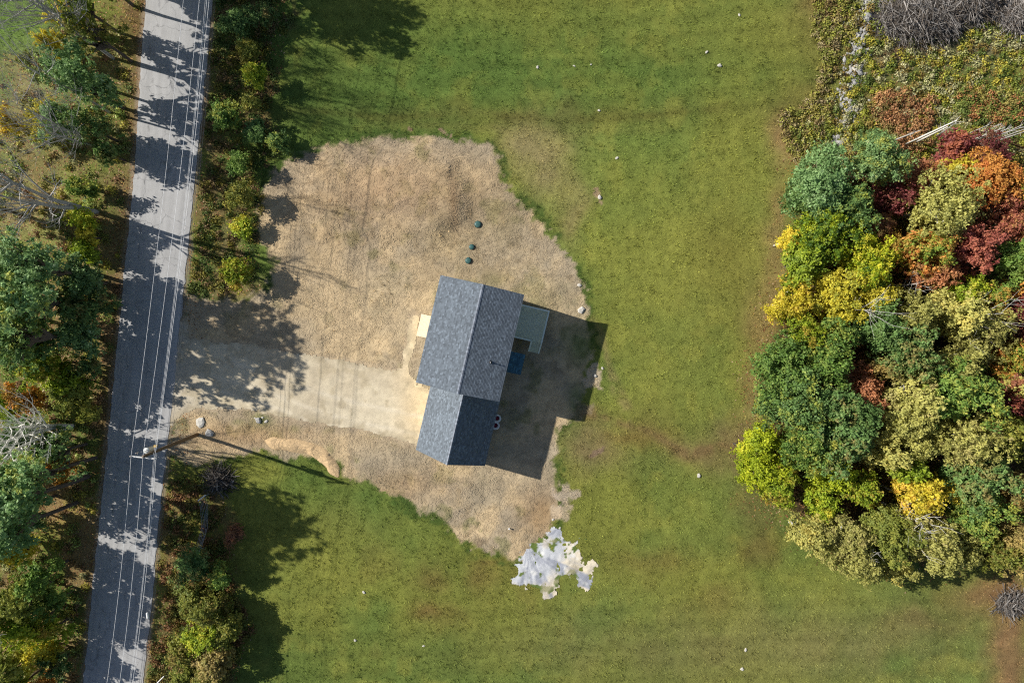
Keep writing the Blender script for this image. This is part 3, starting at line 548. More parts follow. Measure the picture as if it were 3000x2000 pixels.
#TREES
WOODT = '''
2395,535,98,9,oak,large dark green oak at the north corner of the wood beside the field
2566,490,78,9,oak,dark glossy green tree between the maroon tree and the stone rubble
2455,612,84,8.5,darkgreen,dark green tree with yellow vines on the field side of the wood
2350,575,48,6,darkgreen,small dark green tree at the field edge under the large oak
2618,577,46,6,maroon,small purplish maroon tree in the gap beside the dark green oak
2577,662,36,5,brown,low brown tree in the shade south of the small maroon one
2686,515,62,6,brick,orange brown tree just below the bare standing trunks
2795,436,50,6,maroon,maroon tree at the south end of the bare standing poles
2885,462,72,7,maroon,broad dark maroon tree near the right edge above the orange one
2894,540,84,8,orange,bright orange tree below the broad maroon tree
2778,505,40,6,yellow,narrow golden tree squeezed between the brown and the bright orange trees
2750,606,100,10,pale,big pale yellow round tree north of the large red tree
2832,728,82,9,red,large crimson red tree in the middle of the wood
2698,738,70,8.5,mixed,orange and red tree joined to the west side of the crimson one
2612,712,28,5,orange,tiny orange tree west of the orange and red tree
2712,812,54,7,brick,burnt orange tree on the south flank of the crimson tree
2950,640,78,8,red,scarlet tree at the right edge north of the crimson tree
2995,560,60,8,mixed,green and orange tree cut by the right edge beside the bright orange tree
2402,690,86,8,vine,vine covered yellow green tree south of the vine streaked dark tree
2540,770,82,8,vine,round lime and green tree west of the orange and red tree
2350,772,66,7,yellowgreen,yellow green tree bulging toward the field above the golden ones
2312,706,34,5,yellow,small golden tree on the leaf strewn field edge
2488,822,36,5,brown,small russet tree between the lime and the golden trees
2440,876,78,7.5,yellow,broad golden yellow tree over the field edge of the wood
2312,890,58,7,yellow,golden tree nearest the field beside the broad golden one
2554,872,56,7,yellow,golden tree on the shaded inner side of the broad golden one
2965,774,62,8,green,green tree at the right edge below the scarlet tree
2810,852,58,7,yellowgreen,fresh lime green tree south east of the burnt orange tree
2885,874,56,7,mixed,orange tinged tree beside the fresh lime green one
2968,905,58,8,maroon,dark red tree at the right edge above the purple red one
2562,958,66,9,darkgreen,deep green tree north west of its larger deep green twin
2642,1038,80,10,darkgreen,larger deep green tree beside the pale birches
2660,930,62,9,pale,pale yellow birch directly south of the dark gap in the wood
2780,920,66,9,pale,pale olive birch east of the first pale birch
2862,985,80,9.5,pale,wide pale yellow birch with white limbs west of the purple red tree
2790,1050,62,9,pale,pale birch leaning over the green tree below it
2962,962,48,8,maroon,purple red tree by the right edge among pale birches
2940,1052,58,8,mixed,green tree flecked with orange near the right edge
2290,1078,92,8.5,green,broad mid green tree bulging farthest west over the field
2421,1012,72,8.5,green,mid green tree with a pale top below the golden trees
2352,985,56,7,yellowgreen,yellow green tree on the field edge above the broad mid green one
2335,1160,94,9,darkgreen,dense green tree south of the broad mid green one at the field edge
2425,1078,64,9,green,green tree on the west side of the russet brown tree
2452,1112,46,6,brown,brown red tree tucked behind the green trees
2515,1140,64,7,brick,russet brown tree with coral leaves in the middle of the wood
2573,1078,32,7,tan,small pinkish tan tree above the russet brown one
2440,1240,104,10,darkgreen,largest dull green tree in the south west of the wood
2366,1308,78,9,green,dull green tree overhanging the bright lime vines
2492,1212,60,9.5,darkgreen,dull green tree joined to the east of the largest one
2656,1170,68,10,pale,pale feathery birch between the russet tree and the green dome
2664,1248,88,10.5,pale,pale birch with a yellow west side in front of a dark gap
2784,1146,102,11,green,big green dome shaped tree among the pale birches
2920,1124,38,8,brick,orange brown tree at the east of the green dome
2922,1182,44,8,maroon,dusky red tree south of the orange brown one near the right edge
2980,1150,52,10,pale,pale tree on the right edge beside the dusky red one
2808,1290,86,11,pale,feathery pale green birch south of the green dome
2928,1272,66,10,olive,olive tree at the right edge beside the feathery birch
2576,1322,52,9,pale,small pale crown over the black gap in the south wood
2236,1282,54,6,lime,bright lime yellow tree at the west tip of the wood
2180,1314,26,4,lime,little lime bush poking out over the field
2222,1368,66,6,lime,lime yellow tree south of the west tip
2272,1412,60,6,yellowgreen,yellow green tree below the lime yellow ones
2425,1392,60,7,lime,vivid lime tree in the south wood east of a deep shadow
2400,1462,54,6,yellowgreen,lime vine tangle at the south edge of the deep shadow
2512,1426,54,7,yellowgreen,yellow green tree west of the white trunks
2636,1362,48,8,yellowgreen,yellow green tree above the golden orange one
2694,1424,72,9,yellow,golden orange tree just east of the white leaning trunks
2832,1396,86,10.5,darkgreen,dark green tree in the south east of the wood
2972,1428,60,10,tan,tan tree cut by the right edge in the south of the wood
2360,1560,62,7,pale,pale tan yellow birch at the south west corner of the wood
2452,1580,80,8,pale,pale yellow birch with bare white twigs on the south edge
2505,1642,58,7,pale,thin pale birch leaning farthest into the southern field
2604,1566,88,9,olive,olive green tree above the shadow on the southern field edge
2694,1552,62,9,pale,yellow olive tree behind the birch by the southern shadow
2766,1604,80,9.5,pale,pale olive birch overhanging the southern shadow
2838,1492,74,9.5,green,green tree between the tan and the pale olive crowns
2888,1600,58,9,olive,olive tree on the south east edge of the wood
2966,1596,74,9,tan,tan crown at the south east corner of the wood
2616,1672,40,6,pale,small pale crown in front of the southern shadow
3050,1240,70,10,green,green tree partly beyond the right edge
3050,800,70,9,orange,orange tree mostly beyond the right edge
3060,1040,70,10,olive,olive tree mostly beyond the right edge
3060,1540,70,9,green,green tree at the corner beyond the right edge'''
for ln in WOODT.strip().split('\n'):
    a = ln.split(','); tree(float(a[0]), float(a[1]), float(a[2]) * 1.2, float(a[3]), a[4], a[5], group=GW, bark=M_birch if a[4] in ('pale', 'yellow', 'tan') else None, dens=.8 if a[4] == 'pale' else 1.0)
def tree2(bx, by, h, R, zb, mat, label, dens=.6, name='deciduous_tree', cat='tree', group=GE, bark=None):
    NTREE[0] += 1; i = NTREE[0]; p = P(bx, by, 0); cls = min([1.0, 1.7, 2.5, 3.4], key=lambda c: abs(math.log(c / R))); me, tm = crown_proto(cls, i % 4, dens); s = R / cls; zc = (h + zb) / 2
    root = empty(name, (p.x, p.y, zg(p.x, p.y)), 0, label, cat, group)
    c = bpy.data.objects.new('crown', me); COL.objects.link(c); c.parent = root; c.location = (0, 0, zc); c.rotation_euler = (0, 0, (i * 2.4) % 6.28); c.scale = (s, s, (h - zb) / 2 / cls); c.material_slots[0].link = 'OBJECT'; c.material_slots[0].material = LM[mat]; accent(c, mat, i)
    t = bpy.data.objects.new('trunk', tm); COL.objects.link(t); t.parent = root; t.scale = (s, s, zc); t.rotation_euler = c.rotation_euler
    return root
LEFTT = '''
362,318,11,2.8,1.2,oak,.35,dark green tree leaning over the west edge of the road near the top
318,262,10,2.6,1.5,oak,.3,dark green tree beside the bare ash at the top of the road
342,412,8.5,2.3,.8,darkgreen,.38,lower dark green tree south of the one over the road edge
262,400,7.5,2.2,.8,oak,.7,grey green tree between yellow and dark green
395,20,11.5,2.8,3,olive,.16,sparse leafed tree at the very top of the west verge
385,180,10.5,2.5,3,olive,.16,sparse leafed tree on the verge below the top one
345,95,10,2.4,3.5,yellowgreen,.2,thinly leafed yellow green tree among the bare stems
282,92,6.5,1.7,.8,yellow,.5,yellow tree below the bare ash at the top left
200,160,5,1.4,.4,yellow,.5,yellow bush on the lawn at the top left
185,385,5.5,2.1,.5,yellow,.5,bright yellow tree west of the dark green roadside trees
90,385,5.0,1.5,.4,yellow,.5,yellow tree near the left edge
365,470,5,1.3,.5,darkgreen,.6,small dark tree with fallen leaves beside the road
290,560,4.2,1.3,.4,green,.6,green bush north of the dead tree foot
285,650,4.5,1.6,.3,yellowgreen,.6,yellow green bush at the foot of the dead tree
300,700,3.6,1.2,.3,yellow,.5,small yellow bush right of the dead tree foot
295,745,4.5,1.3,.3,yellowgreen,.6,yellow green sapling above the big dark trees
300,808,14.5,3.5,7,oak,.35,dark oak of the grove closest to the road on its north side
285,895,15.5,3.9,7.5,oak,.35,tallest dark oak of the grove opposite the driveway
270,985,13.5,3.2,6.5,darkgreen,.35,dark green oak at the south end of the grove
190,860,15,3.6,6,oak,.55,tall dark oak in the heart of the roadside grove
165,790,11,3.2,1.5,oak,.75,dark green tree at the north west of the grove
130,935,12,3.4,2,oak,.8,dark oak of the grove by the left edge
195,1010,9,2.5,1.5,darkgreen,.6,dark green tree behind the south end of the grove
212,1060,8,2.3,.8,yellowgreen,.6,yellow green tree south of the dark grove
250,1110,6,2.0,.6,yellowgreen,.5,shaded lime tree beside the bleached dead tree
265,1150,5.5,1.8,.5,olive,.6,olive tree beside the bleached dead tree
150,1160,6,1.8,.5,rust,.5,orange tan tree west of the bleached dead tree
100,1180,6,1.8,.5,yellowgreen,.6,lime tree on the left edge west of the orange tan one
140,1255,8,2.3,1,oak,.7,dark green tree below the lime one on the left
255,1300,9,2.4,1,oak,.3,dark green tree south east of the bleached dead tree
228,1350,5.2,1.6,.3,rust,.55,orange and gold tree south of the bleached dead tree
228,1470,15,3.6,8,oak,.45,tall dark tree south of the one with the long field shadow
282,1340,15,3.3,8,oak,.4,tall dark tree north of the one with the long field shadow
262,1392,16.5,4.3,8.5,oak,.5,tall dark green tree whose shadow falls across the road to the field
150,1385,8,2.5,1,darkgreen,.6,dark green tree left of the orange and gold one
165,1450,11.5,3.1,1.2,oak,.4,broad dark green tree above the leaf strewn lawn
88,1400,6.5,1.5,.5,orange,.5,orange tree near the left edge
125,1500,5,1.7,.8,oak,.7,dark tree at the corner of the leaf strewn lawn
120,1585,5.5,1.8,.6,yellow,.5,yellow tree south of the leaf strewn lawn
200,1640,8,2.4,.8,green,.35,dark green tree nearer the road than the olive one
155,1700,9,3.0,.8,olive,.4,broad olive tree south of the lawn
210,1730,5.5,1.9,.4,green,.4,shaded dark green tree on the road bank
100,1740,8.5,2.4,.6,yellowgreen,.7,yellow green tree left of the broad olive one
165,1785,7.5,2.3,.6,yellowgreen,.35,lime streaked tree with bare limbs
200,1810,5.5,2.0,.4,yellowgreen,.4,mid green tree above the gold flecked one
160,1880,5.2,1.8,.5,yellow,.5,gold flecked tree near the bottom left corner
95,1890,7.5,2.0,.5,olive,.7,olive tree on the left edge near the bottom
205,1915,4.2,1.7,.4,darkgreen,.5,dark green tree right of the gold flecked one
120,1960,7,2.1,.5,yellowgreen,.65,yellow green tree in the bottom left corner
180,1990,4.4,1.9,.4,rust,.5,dull brown tree at the bottom by the road
302,1070,4.5,1.5,.3,darkgreen,.5,dark shaded bush on the west road bank opposite the drive
290,1195,4.5,1.5,.3,olive,.6,dull bush on the west road bank above the pole
312,830,6.5,2.5,.8,oak,.7,low dark oak filling the roadside under the grove
308,905,7,2.6,.8,darkgreen,.7,low dark green tree under the grove opposite the driveway
292,985,6,2.4,.6,oak,.7,low dark tree at the foot of the south end of the grove
215,1300,6,2.2,.8,darkgreen,.6,middling dark green tree below the tall one whose shadow reaches the field
40,620,11,3.2,1.5,oak,.7,dark tree mostly beyond the left edge
20,1560,10,3.2,1.5,olive,.7,olive tree mostly beyond the left edge'''
for ln in LEFTT.strip().split('\n'):
    a = ln.split(','); tree2(*[float(v) for v in a[:5]], a[5], a[7], float(a[6]))
HEDT = '''
690,70,50,3,darkgreen,dark green bush at the top of the hedge east of the road
770,40,46,2.8,darkgreen,dark green bush on the field side at the top of the hedge
727,150,40,2.6,olive,olive bush in the shade near the top of the hedge
742,226,40,3.4,yellowgreen,yellow green bush halfway down the upper hedge
664,342,52,4,green,bright green bush leaning toward the road
735,300,30,2.4,olive,olive bush behind the bright green one
745,385,44,2.8,darkgreen,dark bush at the foot of the upper hedge
700,470,42,3,green,green bush above the grey green one
702,572,50,3.6,olive,grey green bush in the middle of the roadside strip
708,664,38,2.4,yellowgreen,yellowish bush above the round green one
690,798,47,4.2,yellowgreen,round bright green bush standing alone above the driveway
815,425,40,2.6,darkgreen,dark green bush at the north west corner of the straw yard
682,1566,26,1.4,brown,small rust brown bush beside the clothesline
572,1660,62,4,darkgreen,dark green bush at the south end of the clothesline
640,1690,40,3.4,green,green bush beside the dark one by the clothesline
560,1745,44,3.4,olive,shaded olive bush close to the road
612,1780,60,4,olive,olive bush in the southern hedge
660,1840,50,4,olive,olive bush on the field side of the southern hedge
600,1868,58,4,yellowgreen,yellow green bush in the southern hedge
545,1915,52,3.6,olive,mottled bush on the road side of the southern hedge
634,1935,52,4,tan,tan green bush near the south end of the hedge
530,1985,40,2.4,olive,low olive brown bush at the bottom of the frame
600,1990,46,3.4,olive,olive bush at the bottom of the frame'''
for ln in HEDT.strip().split('\n'):
    a = ln.split(','); tree(float(a[0]), float(a[1]), float(a[2]) * (.96 if float(a[1]) < 700 else 1.12), float(a[3]), a[4], a[5], 'bush', 'bush', GH)
# tall trees just north of the frame whose shadows fall on the field and road
def offtree(bx, by, R, h, mat, label):
    p = P(bx, by, 0); hc = h - R * .8; q = 1500 + FPX * p.x / (H - hc)
    cls = 3.4; NTREE[0] += 1; me, tm = crown_proto(cls, NTREE[0] % 4, .55 if bx < 600 else 1.0)
    root = empty('deciduous_tree', (p.x, p.y, zg(p.x, p.y)), 0, label, 'tree', GE); s = R / cls
    c = bpy.data.objects.new('crown', me); COL.objects.link(c); c.parent = root; c.location = (0, 0, hc); c.scale = (s, s, s); c.material_slots[0].link = 'OBJECT'; c.material_slots[0].material = LM[mat]
    t = bpy.data.objects.new('trunk', tm); COL.objects.link(t); t.parent = root; t.scale = (s, s, hc)
offtree(690, -70, 4.6, 12.5, 'darkgreen', 'tall dark green tree beyond the top edge east of the road')
offtree(430, -120, 3.8, 11, 'oak', 'dark oak beyond the top edge west of the road')
offtree(340, -60, 3.2, 10, 'oak', 'leafy oak beyond the top edge on the west bank')

# understory as one mass
def underbrush():
    regs = [(CLEAR, 1700, [(112,120,48),(140,142,56),(90,104,48),(150,150,100),(160,150,60),(130,112,60),(164,160,120)], .4), (WOOD, 900, [(112,112,58),(134,100,68),(120,124,56),(100,76,56),(146,132,72)], 2.2),
            (LEFTW, 1300, [(124,124,60),(98,110,52),(138,114,76),(158,150,62),(134,104,74),(96,110,56),(166,162,112),(150,164,86)], .42), (HEDGE, 420, [(90,100,46),(124,116,50),(84,100,50),(124,104,70)], .3), (HEDGE2, 450, [(86,96,44),(120,110,52),(120,88,58)], .5),
            ([(2380,-20),(2500,-20),(2480,200),(2420,330),(2380,520),(2300,480),(2290,380),(2370,250)], 300, [(140,140,62),(114,118,54),(122,104,66),(150,140,76),(142,128,92)], .45),
            ([(2560,270),(2760,280),(2720,430),(2600,440)], 200, [(158,112,76),(136,98,68),(166,128,86),(124,112,66)], .7),
            ([(2780,260),(3040,250),(3040,370),(2800,350)], 260, [(112,122,56),(156,106,68),(96,110,52),(140,130,70)], .8)]
    VV, CC = [], []
    for poly, n, pal, hh in regs:
        A = np.array(poly, float); x = RS.uniform(A[:, 0].min(), min(A[:, 0].max(), 3080), n * 4); y = RS.uniform(A[:, 1].min(), A[:, 1].max(), n * 4)
        _p = np.array([P(a_, b_)[:2] for a_, b_ in zip(x, y)]); k = (polysdf(x, y, poly) + (fbm(_p[:, 0], _p[:, 1], 3.5, 3, 70) - .5) * 130 > 8) & (roadsdf(x, y) < -14); x, y = x[k][:n], y[k][:n]
        for a, b in zip(x, y):
            p = P(a, b, 0); z = zg(p.x, p.y); R = RS.uniform(.28, .8); h = hh * RS.uniform(.6, 1.6); m = int(150 * R)
            u = RS.normal(size=(m, 3)); u /= np.linalg.norm(u, axis=1)[:, None]; u[:, 2] = np.abs(u[:, 2])
            rr = RS.rand(m) ** .45; q = np.array([p.x, p.y, z]) + u * rr[:, None] * np.array([R, R, h])
            nr = u + RS.normal(size=(m, 3)) * .6; nr /= np.linalg.norm(nr, axis=1)[:, None]; t = np.cross(nr, RS.normal(size=(m, 3))); t /= np.linalg.norm(t, axis=1)[:, None]; bb = np.cross(nr, t)
            s = .15 * RS.uniform(.6, 1.4, m)[:, None]; VV.append(np.stack([q - t * s * .6, q + bb * s * .4, q + t * s * .6, q - bb * s * .4], 1).reshape(-1, 3))
            c = lin(*pal[RS.randint(len(pal))]) * 1.4; CC.append(np.repeat(np.clip(c[None] * RS.uniform(.65, 1.25, m)[:, None], 0, .9), 4, 0))
    V = np.concatenate(VV); C = np.concatenate(CC)
    tag(mesh_np('undergrowth', V, np.arange(len(V)).reshape(-1, 4), attrmat('undergrowth_leaves', .6, .25, .22, ()), col=C), 'low weeds, ferns and seedlings under trees and over the clearing', 'undergrowth', kind='stuff')
underbrush()

# ------------------------------------------------------------ bare trees
def branches(mb, p, d, L, r, lev, rng, up=.25, spread=.7, kids=4, bend=.25):
    n = 4; pts = [p]; q = p.copy(); dd = d.copy()
    for i in range(n):
        dd = (dd + Vector((rng.gauss(0, bend), rng.gauss(0, bend), rng.gauss(0, bend) + up * .25)) * .35).normalized(); q = q + dd * (L / n); pts.append(q.copy())
    mb.tube(pts, [r * (1 - .72 * i / n) for i in range(n + 1)], 6 if lev > 1 else 4, False)
    if lev <= 0: return
    for k in range(kids):
        t = rng.uniform(.3, 1.0); i = min(int(t * n), n - 1); b = pts[i].lerp(pts[i + 1], t * n - i)
        side = Vector((rng.gauss(0, 1), rng.gauss(0, 1), rng.gauss(0, .5))).normalized(); nd = (dd * (1 - spread * .5) + side * spread + Vector((0, 0, up))).normalized()
        branches(mb, b, nd, L * rng.uniform(.42, .68), max(r * .46 * (1.1 - .4 * t), .014), lev - 1, rng, up, spread, kids, bend)
def baretree(bx, by, h, stems, seed, mat, label, rad=.22, lev=3, kids=5, name='bare_tree', spread=.75, cat='tree'):
    p = P(bx, by, 0); rng = random.Random(seed); root = empty(name, (p.x, p.y, zg(p.x, p.y)), 0, label, cat)
    tb = MB(); lb = MB()
    for s in stems:
        top = Vector((s[0], s[1], h * s[2])); pts = [Vector((0, 0, -.2)), top * .25 + Vector((rng.gauss(0, .1), rng.gauss(0, .1), 0)), top * .5 + Vector((rng.gauss(0, .15), rng.gauss(0, .15), 0)), top * .75, top]
        tb.tube(pts, [rad, rad * .85, rad * .68, rad * .5, rad * .22], 8, False)
        for k in range(int(9 * s[2] + 3)):
            t = rng.uniform(.38, 1.0); i = min(int(t * 4), 3); b = pts[i].lerp(pts[i + 1], t * 4 - i)
            a = rng.uniform(0, 6.28); d = Vector((math.cos(a), math.sin(a), 1.0)).normalized()
            branches(lb, b, d, h * rng.uniform(.2, .42), rad * .36, lev - 1, rng, .5, spread * .8, kids)
    tb.build('trunk', mat, root, True); lb.build('limbs', mat, root, True)
baretree(308, 110, 15, [(-.6, .6, 1.0), (1.2, 1.2, .85), (-1.5, -.6, .8), (.2, 2.4, .9)], 3, M_dead, 'tall leafless ash with several stems at the top left', .17, 3, 5)
baretree(334, 172, 14, [(.4, .3, 1), (-1.3, 1.0, .85)], 44, M_dead, 'leafless grey tree on the bank just south of the ash with several stems', .17, 3, 5)
baretree(322, 330, 12.5, [(-.2, .3, 1)], 45, M_dead, 'thin dead tree rising through the dark green roadside crowns', .13, 3, 4)
baretree(288, 622, 14, [(-.8, .9, 1.0), (-.3, -.9, .85)], 5, M_dead, 'big dead grey tree west of the road whose shadow crosses it', .26, 3, 5)
baretree(312, 436, 13, [(0, .5, 1), (.6, -1.2, .8)], 15, M_dead, 'slim leafless tree between the two big bare ones', .12, 3, 5)
baretree(214, 1248, 11, [(-.3, .1, .8), (.3, 1.5, 1.0), (-.4, -1.2, .9)], 8, M_deadwhite, 'bleached dead tree with forked white limbs west of the road', .22, 3, 4)
baretree(120, 1790, 9, [(-.3, .1, 1)], 21, M_dead, 'leafless grey sapling poking through the southern roadside trees', .10, 2, 4)
baretree(392, -40, 13, [(.3, .8, 1), (-.5, -.6, .9)], 33, M_dead, 'leafless tree beyond the top edge west of the road', .26, 3, 4)
# standing bare poles in the clearing
POLES = [(2649,426,8.2,.13),(2680,419,6.2,.11),(2742,400,4.0,.08),(2806,428,7,.08),(2822,416,6,.07),(2838,424,6.5,.07),(2856,412,6,.07),(2870,424,6.4,.08),(2886,410,5.6,.06),(2902,420,6.2,.07),(2918,410,6.0,.07),(2790,412,5,.07),(2604,418,4.5,.09)]
WORDS = ['thickest pale standing pole nearest the maroon trees', 'second thick standing pole beside the thickest', 'short slim pole north of the maroon tree', 'slender pole at the west of the pole thicket', 'slender pole in the thicket, second from the west', 'slender pole in the thicket, third from the west', 'slender pole in the thicket, fourth from the west', 'slender pole in the middle of the thicket', 'thin pole behind the middle of the thicket', 'slender pole in the east half of the thicket', 'easternmost slender pole of the thicket', 'thin pole just outside the thicket on its west', 'lone short pole by the end of the stone rubble']
for (x, y, h, r), wd in zip(POLES, WORDS):
    p = P(x, y, 0); rt = empty('bare_pole_tree', (p.x, p.y, zg(p.x, p.y)), 0, wd, 'tree', 'standing bare trunks in the clearing'); rng = random.Random(int(x))
    m = MB(); a = Vector((rng.gauss(0, .25), rng.gauss(0, .25), h)); m.tube([(0, 0, -.1), a * .35 + Vector((.05, .04, 0)), a * .7, a], [r, r * .85, r * .6, r * .3], 7); m.build('trunk', M_deadwhite if r > .1 else M_dead, rt, True)
    l = MB()
    for k in range(7): t = rng.uniform(.5, 1); an = rng.uniform(0, 6.28); b = a * t; e = b + Vector((math.cos(an) * .5, math.sin(an) * .5, .35)); l.tube([b, e], [r * .25, .01], 4, False)
    l.build('limbs', M_dead, rt)
# white birch stems showing in the gaps of the wood
for x, y, h, r, wd in [(2578,1418,7,.11,'white birch trunk leaning in the dark gap, upper of three'),(2572,1466,8,.12,'white birch trunk in the dark gap, lower of three'),(2562,1504,8,.11,'white birch trunk curving by the south gap'),(2470,1590,5.5,.08,'white forked stem over the pale birch on the south edge'),(2965,1512,7,.11,'white birch trunk at the right edge of the south wood'),(2440,905,8.6,.06,'white twiggy top showing over the golden tree'),(2740,930,10.2,.07,'white limb showing in the pale birch crowns'),(2600,836,6,.07,'thin pale stem lying over the dark gap of the wood')]:
    baretree(x, y, h, [(random.uniform(-.4, .4), random.uniform(-.4, .4), 1)], int(x), M_birch, wd, r, 2, 2, 'birch_stem')

# ------------------------------------------------------------ brush piles, stones
def brushpile(cx, cy, rx, ry, h, n, seed, label, tone=1.0):
    p = P(cx, cy, 0); rng = np.random.RandomState(seed); A = rx * H / FPX; B = ry * H / FPX
    a = rng.rand(n) * 6.28; r = np.sqrt(rng.rand(n)); x = A * r * np.cos(a); y = B * r * np.sin(a); top = h * np.clip(1 - r ** 2, 0, 1); z = top * rng.uniform(.1, 1.05, n) + .1
    an = rng.normal(-.9, .9, n) + .4 * np.sin(x * 1.3) + 3.14 * (rng.rand(n) < .5); tilt = -rng.uniform(-.2, .55, n); L = rng.uniform(.6, 3.2, n); wd = rng.uniform(.012, .04, n) * (1 + .8 * (rng.rand(n) < .12))
    d = np.stack([np.cos(an) * np.cos(tilt), np.sin(an) * np.cos(tilt), np.sin(tilt)], 1); c = np.stack([x, y, z], 1)
    s = np.cross(d, [0, 0, 1]); s /= np.linalg.norm(s, axis=1)[:, None]; u = np.cross(s, d)
    VV = []
    e0 = c - d * L[:, None] * .5; e1 = c + d * L[:, None] * .5
    for e, k in ((e0, 1.), (e1, .4)):
        for q in range(3):
            t = q * 2.094; VV.append(e + (s * math.cos(t) + u * math.sin(t)) * wd[:, None] * k)
    V = np.stack(VV, 1).reshape(-1, 3); i = np.arange(n)[:, None] * 6; F = np.concatenate([i + np.array([0, 1, 4, 3]), i + np.array([1, 2, 5, 4]), i + np.array([2, 0, 3, 5])])
    c = np.repeat(np.where(rng.rand(n)[:, None] < .5, lin(176, 170, 164)[None], lin(120, 110, 100)[None]) * rng.uniform(.45, 1.25, n)[:, None] * tone, 6, 0)
    o = mesh_np('brush_pile', V, F, M_brush, col=c); o.location = (p.x, p.y, zg(p.x, p.y)); tag(o, label, 'brush pile', 'piles of cut branches in the clearing')
M_brush = attrmat('dry_branches', .85, .15, 0, ())
brushpile(2690, 60, 130, 66, 1.9, 2200, 1, 'largest grey heap of cut branches at the top of the clearing', .72)
brushpile(2840, 0, 90, 70, 2.3, 1500, 2, 'steep grey heap of cut branches crossed by the top edge', .72)
brushpile(2985, 40, 70, 60, 1.4, 1100, 3, 'pale heap of cut branches in the top right corner')
brushpile(2965, 1765, 50, 34, .45, 380, 4, 'low tangle of grey twigs by the bottom right field corner', .7)
brushpile(640, 1404, 38, 36, .6, 420, 5, 'tangle of cut twigs with painted-in shade south of the utility pole', .4)  # low tone paints the verge's shade into the twig colour
def stone_mesh(mb, c, r, rng, flat=.6):
    n = 7; b = len(mb.v); rings = [(.55, 1), (1, .45), (.95, -.2), (.5, -.6)]; ph = [rng.uniform(.75, 1.25) for _ in range(n)]; ex = rng.uniform(.7, 1.35); ro = rng.uniform(0, 3.14)
    for q, (rr, zz) in enumerate(rings):
        for k in range(n):
            a = 6.283 * k / n + q * .15; x = math.cos(a) * rr * ph[k] * ex * r; y = math.sin(a) * rr * ph[k] / ex * r
            mb.v.append((c[0] + x * math.cos(ro) - y * math.sin(ro), c[1] + x * math.sin(ro) + y * math.cos(ro), c[2] + zz * r * flat * rng.uniform(.85, 1.15)))
    for q in range(3):
        for k in range(n): mb.f.append((b + q*n + (k+1) % n, b + q*n + k, b + (q+1)*n + k, b + (q+1)*n + (k+1) % n))
    mb.f.append(tuple(b + k for k in range(n))); mb.f.append(tuple(b + 3*n + k for k in range(n))[::-1])
def stonewall():
    path = [(2548,-10),(2540,30),(2527,110),(2512,150),(2497,190),(2504,230),(2494,270),(2480,310),(2472,372),(2462,425),(2436,455),(2405,462)]; rng = random.Random(4); mb = MB()
    xs, ys = resample(path, 130)
    for x, y in zip(xs, ys):
        for k in range(7):
            off = rng.gauss(0, 19) + 8 * math.sin(y / 23); px_, py_ = x + off, y + rng.gauss(0, 5); p = P(px_, py_, 0); r = rng.uniform(.05, .17) * (1.5 if rng.random() < .1 else 1)
            stone_mesh(mb, (p.x, p.y, zg(p.x, p.y) - .02 + max(0, .10 - abs(off) * .006)), r, rng)
    o = mb.build('stone_wall', M_stone); tag(o, 'tumbled grey fieldstone wall running through the brush at the clearing', 'stone wall')
stonewall()
def rock(x, y, r, mat, label, flat=.5, cat='rock'):
    p = P(x, y, 0); mb = MB(); rng = random.Random(int(x * 7 + y)); stone_mesh(mb, (0, 0, 0), r, rng, flat); o = mb.build('rock', mat, bevel=.03); o.location = (p.x, p.y, zg(p.x, p.y) + r * flat * .3); tag(o, label, cat, 'loose stones around the yard and field')
for a in [(589,1236,.52,M_stonel,'flat white slab in the straw just south of the driveway mouth',.25),(615,1268,.46,M_stone,'broad grey boulder in the straw north of the utility pole foot',.45),(759,1231,.34,M_stone,'long grey stone of the small pile south of the driveway',.5),(781,1233,.17,M_stonel,'small pale stone at the east of the little pile'),(748,1224,.12,M_stonel,'little stone at the west of the small pile'),(770,1222,.12,M_stonel,'little stone at the north of the small pile'),
          (678,1414,.3,M_stone,'grey stone beside the cut twigs in the shaded verge'),(1702,908,.36,M_stonel,'pale boulder at the east edge of the straw yard'),(1697,835,.22,M_stonel,'small pale stone north of the pale boulder'),(1744,1100,.2,M_stonel,'pale stone on the bare soil east of the house shadow'),(1765,1078,.14,M_stonel,'small stone above the bare soil east of the house'),
          (1575,196,.16,M_stonel,'light stone in the upper field, left of three'),(1682,194,.11,M_stonel,'light stone in the upper field, middle of three'),(1731,190,.11,M_stonel,'light stone in the upper field, right of three'),(2070,154,.15,M_stonel,'light stone near the upper right of the field'),(2107,194,.24,M_stonel,'largest light stone in the upper right of the field'),(2166,44,.13,M_stonel,'light stone close to the top edge of the field'),(1755,324,.15,M_stonel,'light stone by the mown arc in the field'),(1808,463,.17,M_stonel,'light stone east of the straw yard'),(1756,578,.24,M_stonel,'light stone on a bare patch in the field'),
          (1066,1735,.16,M_stonel,'light stone in the lower left field'),(1241,1890,.12,M_stonel,'small light stone in the bottom field'),(1040,1875,.16,M_stonel,'light stone near the bottom left of the field'),(2185,1903,.17,M_stonel,'light stone at the bottom right of the field'),(2175,1960,.2,M_stonel,'light stone nearest the bottom edge of the field'),(2048,1392,.24,M_stonel,'light stone in the grass west of the lime trees'),
          (1640,1545,.12,M_stonel,'small stone above the stone dust patch'),(1620,1520,.14,M_stonel,'pale stone at the rim of the straw above the dust patch'),(2538,50,.5,M_stone,'large boulder at the north end of the stone wall'),(2508,108,.4,M_stonel,'pale boulder beside the stone wall'),(2524,127,.42,M_stone,'grey boulder in the middle of the stone wall'),(2506,200,.4,M_stonel,'rounded pale boulder on the stone wall'),(2516,212,.4,M_stone,'rounded grey boulder on the stone wall'),(2462,420,.42,M_stone,'grey boulder at the south end of the stone wall')]: rock(*a)

